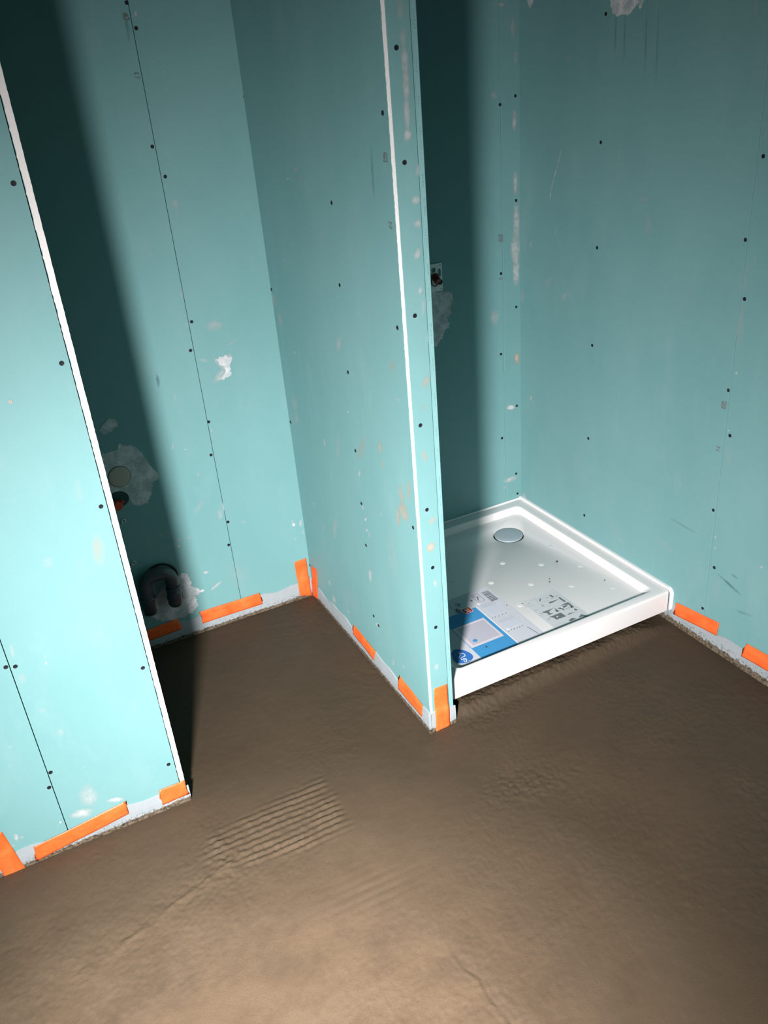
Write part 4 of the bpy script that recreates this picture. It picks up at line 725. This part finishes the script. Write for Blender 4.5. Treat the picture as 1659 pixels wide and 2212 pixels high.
# ------------------------------------------------------------------ printed films lying on the tray floor
D = LABEL
LZ = ZF + 0.0003
def pieces(name, polys, m, lvl, parent):
    vs, fs = [], []
    for p in polys:
        t = tessellate_polygon([[Vector((x, y, 0)) for x, y in p]]); k = len(vs)
        vs += [(x, y, LZ + lvl*0.00022 + 0.000012*(len(vs) % 11)) for x, y in p]; fs += [tuple(i+k for i in f) for f in t]
    o = mesh_obj(name, vs, fs, m)
    for pl in o.data.polygons:
        if pl.normal.z < 0: pl.flip()
    child_of(o, tray)
    if parent is not tray: o.parent = parent; o.matrix_parent_inverse = Matrix()
    return o
def each(name, polys, m, lvl, parent):
    for p in polys: pieces(name, [p], m, lvl, parent)
def lines(pts, w, closed=False):
    out = []; P = [Vector(p) for p in pts]
    if closed: P.append(P[0])
    for a, b_ in zip(P, P[1:]):
        t = (b_-a).normalized(); n_ = Vector((-t.y, t.x))*w/2; t = t*w*0.3
        out.append([tuple(a-t+n_), tuple(b_+t+n_), tuple(b_+t-n_), tuple(a-t-n_)])
    return out
def rect(x0, x1, y0, y1): return [(x0, y0), (x1, y0), (x1, y1), (x0, y1)]
def ell_(cx, cy, rx, ry, n=24): return [(cx+rx*math.cos(2*math.pi*i/n), cy+ry*math.sin(2*math.pi*i/n)) for i in range(n)]
def film(name, x0, x1, y0, y1, m):
    bm = bmesh.new(); box(bm, x0, x1, y0, y1, ZF-0.0001, LZ); o = bm_obj(name, bm, m); child_of(o, tray); return o
lab1 = film('product_label', 0.155, 0.446, -0.7335, -0.415, FILM); lab1['label'] = 'product label with blue panel'
pieces('blue_panel', [rect(0.2265, 0.3515, -0.7275, -0.4975)], BLUE, 1, lab1)
pieces('white_margin', lines([(0.354, -0.7275), (0.354, -0.4975)], 0.004), WHITEP, 1, lab1)
pieces('tray_picture', [rect(0.2285, 0.3405, -0.6690, -0.5585)], LILAC2, 2, lab1)
pieces('tray_picture_floor', [rect(0.2395, 0.334, -0.6600, -0.5675)], LILAC, 3, lab1)
pieces('tray_picture_drain', [ell_(0.2562, -0.6433, 0.0072, 0.0072)], BLUE, 4, lab1)
def smooth2(pts): return [(p.x, p.y) for p in smooth_path([(x, y, 0) for x, y in pts], 5)]
pieces('logo_patch', [smooth2(D['eggs'][-2:] + D['eggs'] + D['eggs'][:2])[10:-11]], NAVY, 2, lab1)
pieces('logo_script', sum([lines(smooth2(D[k]), 0.0021) for k in ('s1', 's2', 's3')], []) + lines(D['s4'], 0.0015), WHITEP, 3, lab1)
rc = (0.3212, -0.4985)
pieces('badge_border', [[(rc[0]+x, rc[1]+y) for x, y in disc_poly(0, 0, 0.0155, 0.0152, 32, 5)]], WHITEP, 2, lab1)
pieces('badge', [[(rc[0]+x, rc[1]+y) for x, y in disc_poly(0, 0, 0.0138, 0.0135, 32, 5)]], REDP, 3, lab1)
pieces('badge_number', lines([(0.3145, -0.5055), (0.3275, -0.5055)], 0.0036) + lines([(0.3275, -0.5055), (0.3245, -0.509)], 0.0026)
       + lines(ell_(0.321, -0.4945, 0.0062, 0.0043, 16), 0.0034, True), WHITEP, 4, lab1)
pieces('icon_disc', [ell_(0.2955, -0.4855, 0.0085, 0.015)], BLACKP, 2, lab1)
pieces('icon_arrow', lines([(0.2945, -0.494), (0.2955, -0.482), (0.299, -0.479)], 0.0016) + lines(ell_(0.2955, -0.4855, 0.0072, 0.013, 18), 0.001, True), WHITEP, 3, lab1)
txt = []
for (x0, x1, y0, y1) in ((0.3675, 0.417, -0.567, -0.4895), (0.366, 0.4195, -0.649, -0.589)):
    x = x0 + 0.001
    while x < x1:
        ya_ = y1 - rnd.uniform(0, 0.016); yb_ = y0 + rnd.uniform(0, 0.003); txt.append(rect(x, x+0.0016, yb_, ya_)); x += 0.0027
pieces('text_lines', txt, TXT, 1, lab1)
each('text_ground', [rect(0.367, 0.418, -0.5665, -0.515), rect(0.366, 0.42, -0.6495, -0.61)], flat('print_pale_grey', (0.58, 0.61, 0.67)), 0.6, lab1)
each('list_dot', [ell_(x, y, 0.0016, 0.0019, 8) for x, y in D['d1'] + D['d2']], BLACKP, 2, lab1)
pieces('grey_band', [rect(0.4335, 0.4455, -0.7105, -0.527)], BANDM, 1, lab1)
pieces('small_print', lines(D['dl'], 0.0018), DKG, 2, lab1)
bars, y = [], -0.4392
while y > -0.499:
    w = rnd.choice((0.0009, 0.0016, 0.0026, 0.0036)); bars.append(rect(0.4112, 0.4365, max(y-w, -0.4998), y)); y -= w + rnd.choice((0.0008, 0.0012, 0.002))
pieces('barcode', bars, DKG, 1, lab1)
pieces('barcode_ground', [rect(0.4106, 0.4372, -0.5004, -0.438)], flat('print_barcode_grey', (0.5, 0.52, 0.58)), 0.5, lab1)
pieces('approval_box', lines(rect(0.375, 0.398, -0.481, -0.437), 0.0011, True) + lines([(0.3865, -0.452), (0.3815, -0.468)], 0.0038)
       + lines([(0.379, -0.444), (0.382, -0.449)], 0.002) + lines([(0.391, -0.45), (0.388, -0.456), (0.393, -0.46)], 0.0012) + lines([(0.379, -0.472), (0.3835, -0.472)], 0.0016)
       + [ell_(D['dot'][0][0], D['dot'][0][1], 0.0035, 0.0045, 12)], DKG, 2, lab1)
pieces('care_symbols', [ell_(D['blob'][0][0], D['blob'][0][1], 0.004, 0.006, 12)] + lines(ell_(D['blob'][0][0]-0.001, D['blob'][0][1], 0.0085, 0.012, 14)[3:12], 0.001)
       + lines([D['blob'][1], D['blob'][2]], 0.001) + lines(ell_(0.262, -0.453, 0.008, 0.012, 14)[2:11], 0.001), DKG, 2, lab1)
lab2 = film('instruction_leaflet', 0.484, 0.613, -0.7325, -0.553, FILM2); lab2['label'] = 'instruction sheet with dark drawings'
each('dark_sketch', D['dark'], DKG, 1, lab2)
each('grey_sketch', D['grey'], MDG, 1, lab2)
pieces('drawing_highlights', D['white'], WHITEP, 2, lab2)
for p in D['thin']: pieces('outline_sketch', lines(p, 0.0011), MDG, 1.5, lab2)
# crumbs of mortar lying on the tray
def crumb(x, y, z, s, label):
    bm = bmesh.new(); bmesh.ops.create_icosphere(bm, subdivisions=2, radius=s)
    for v in bm.verts: v.co *= rnd.uniform(0.7, 1.25); v.co.z *= 0.55
    o = bm_obj('mortar_crumb', bm, SCREED, smooth=True); o.location = (x, y, z+s*0.4); tag(o, label, 'crumb', 'mortar crumbs'); return o
for (x, y, s, l) in CRUMBS: crumb(x, y, ZF+0.0004, s, l)
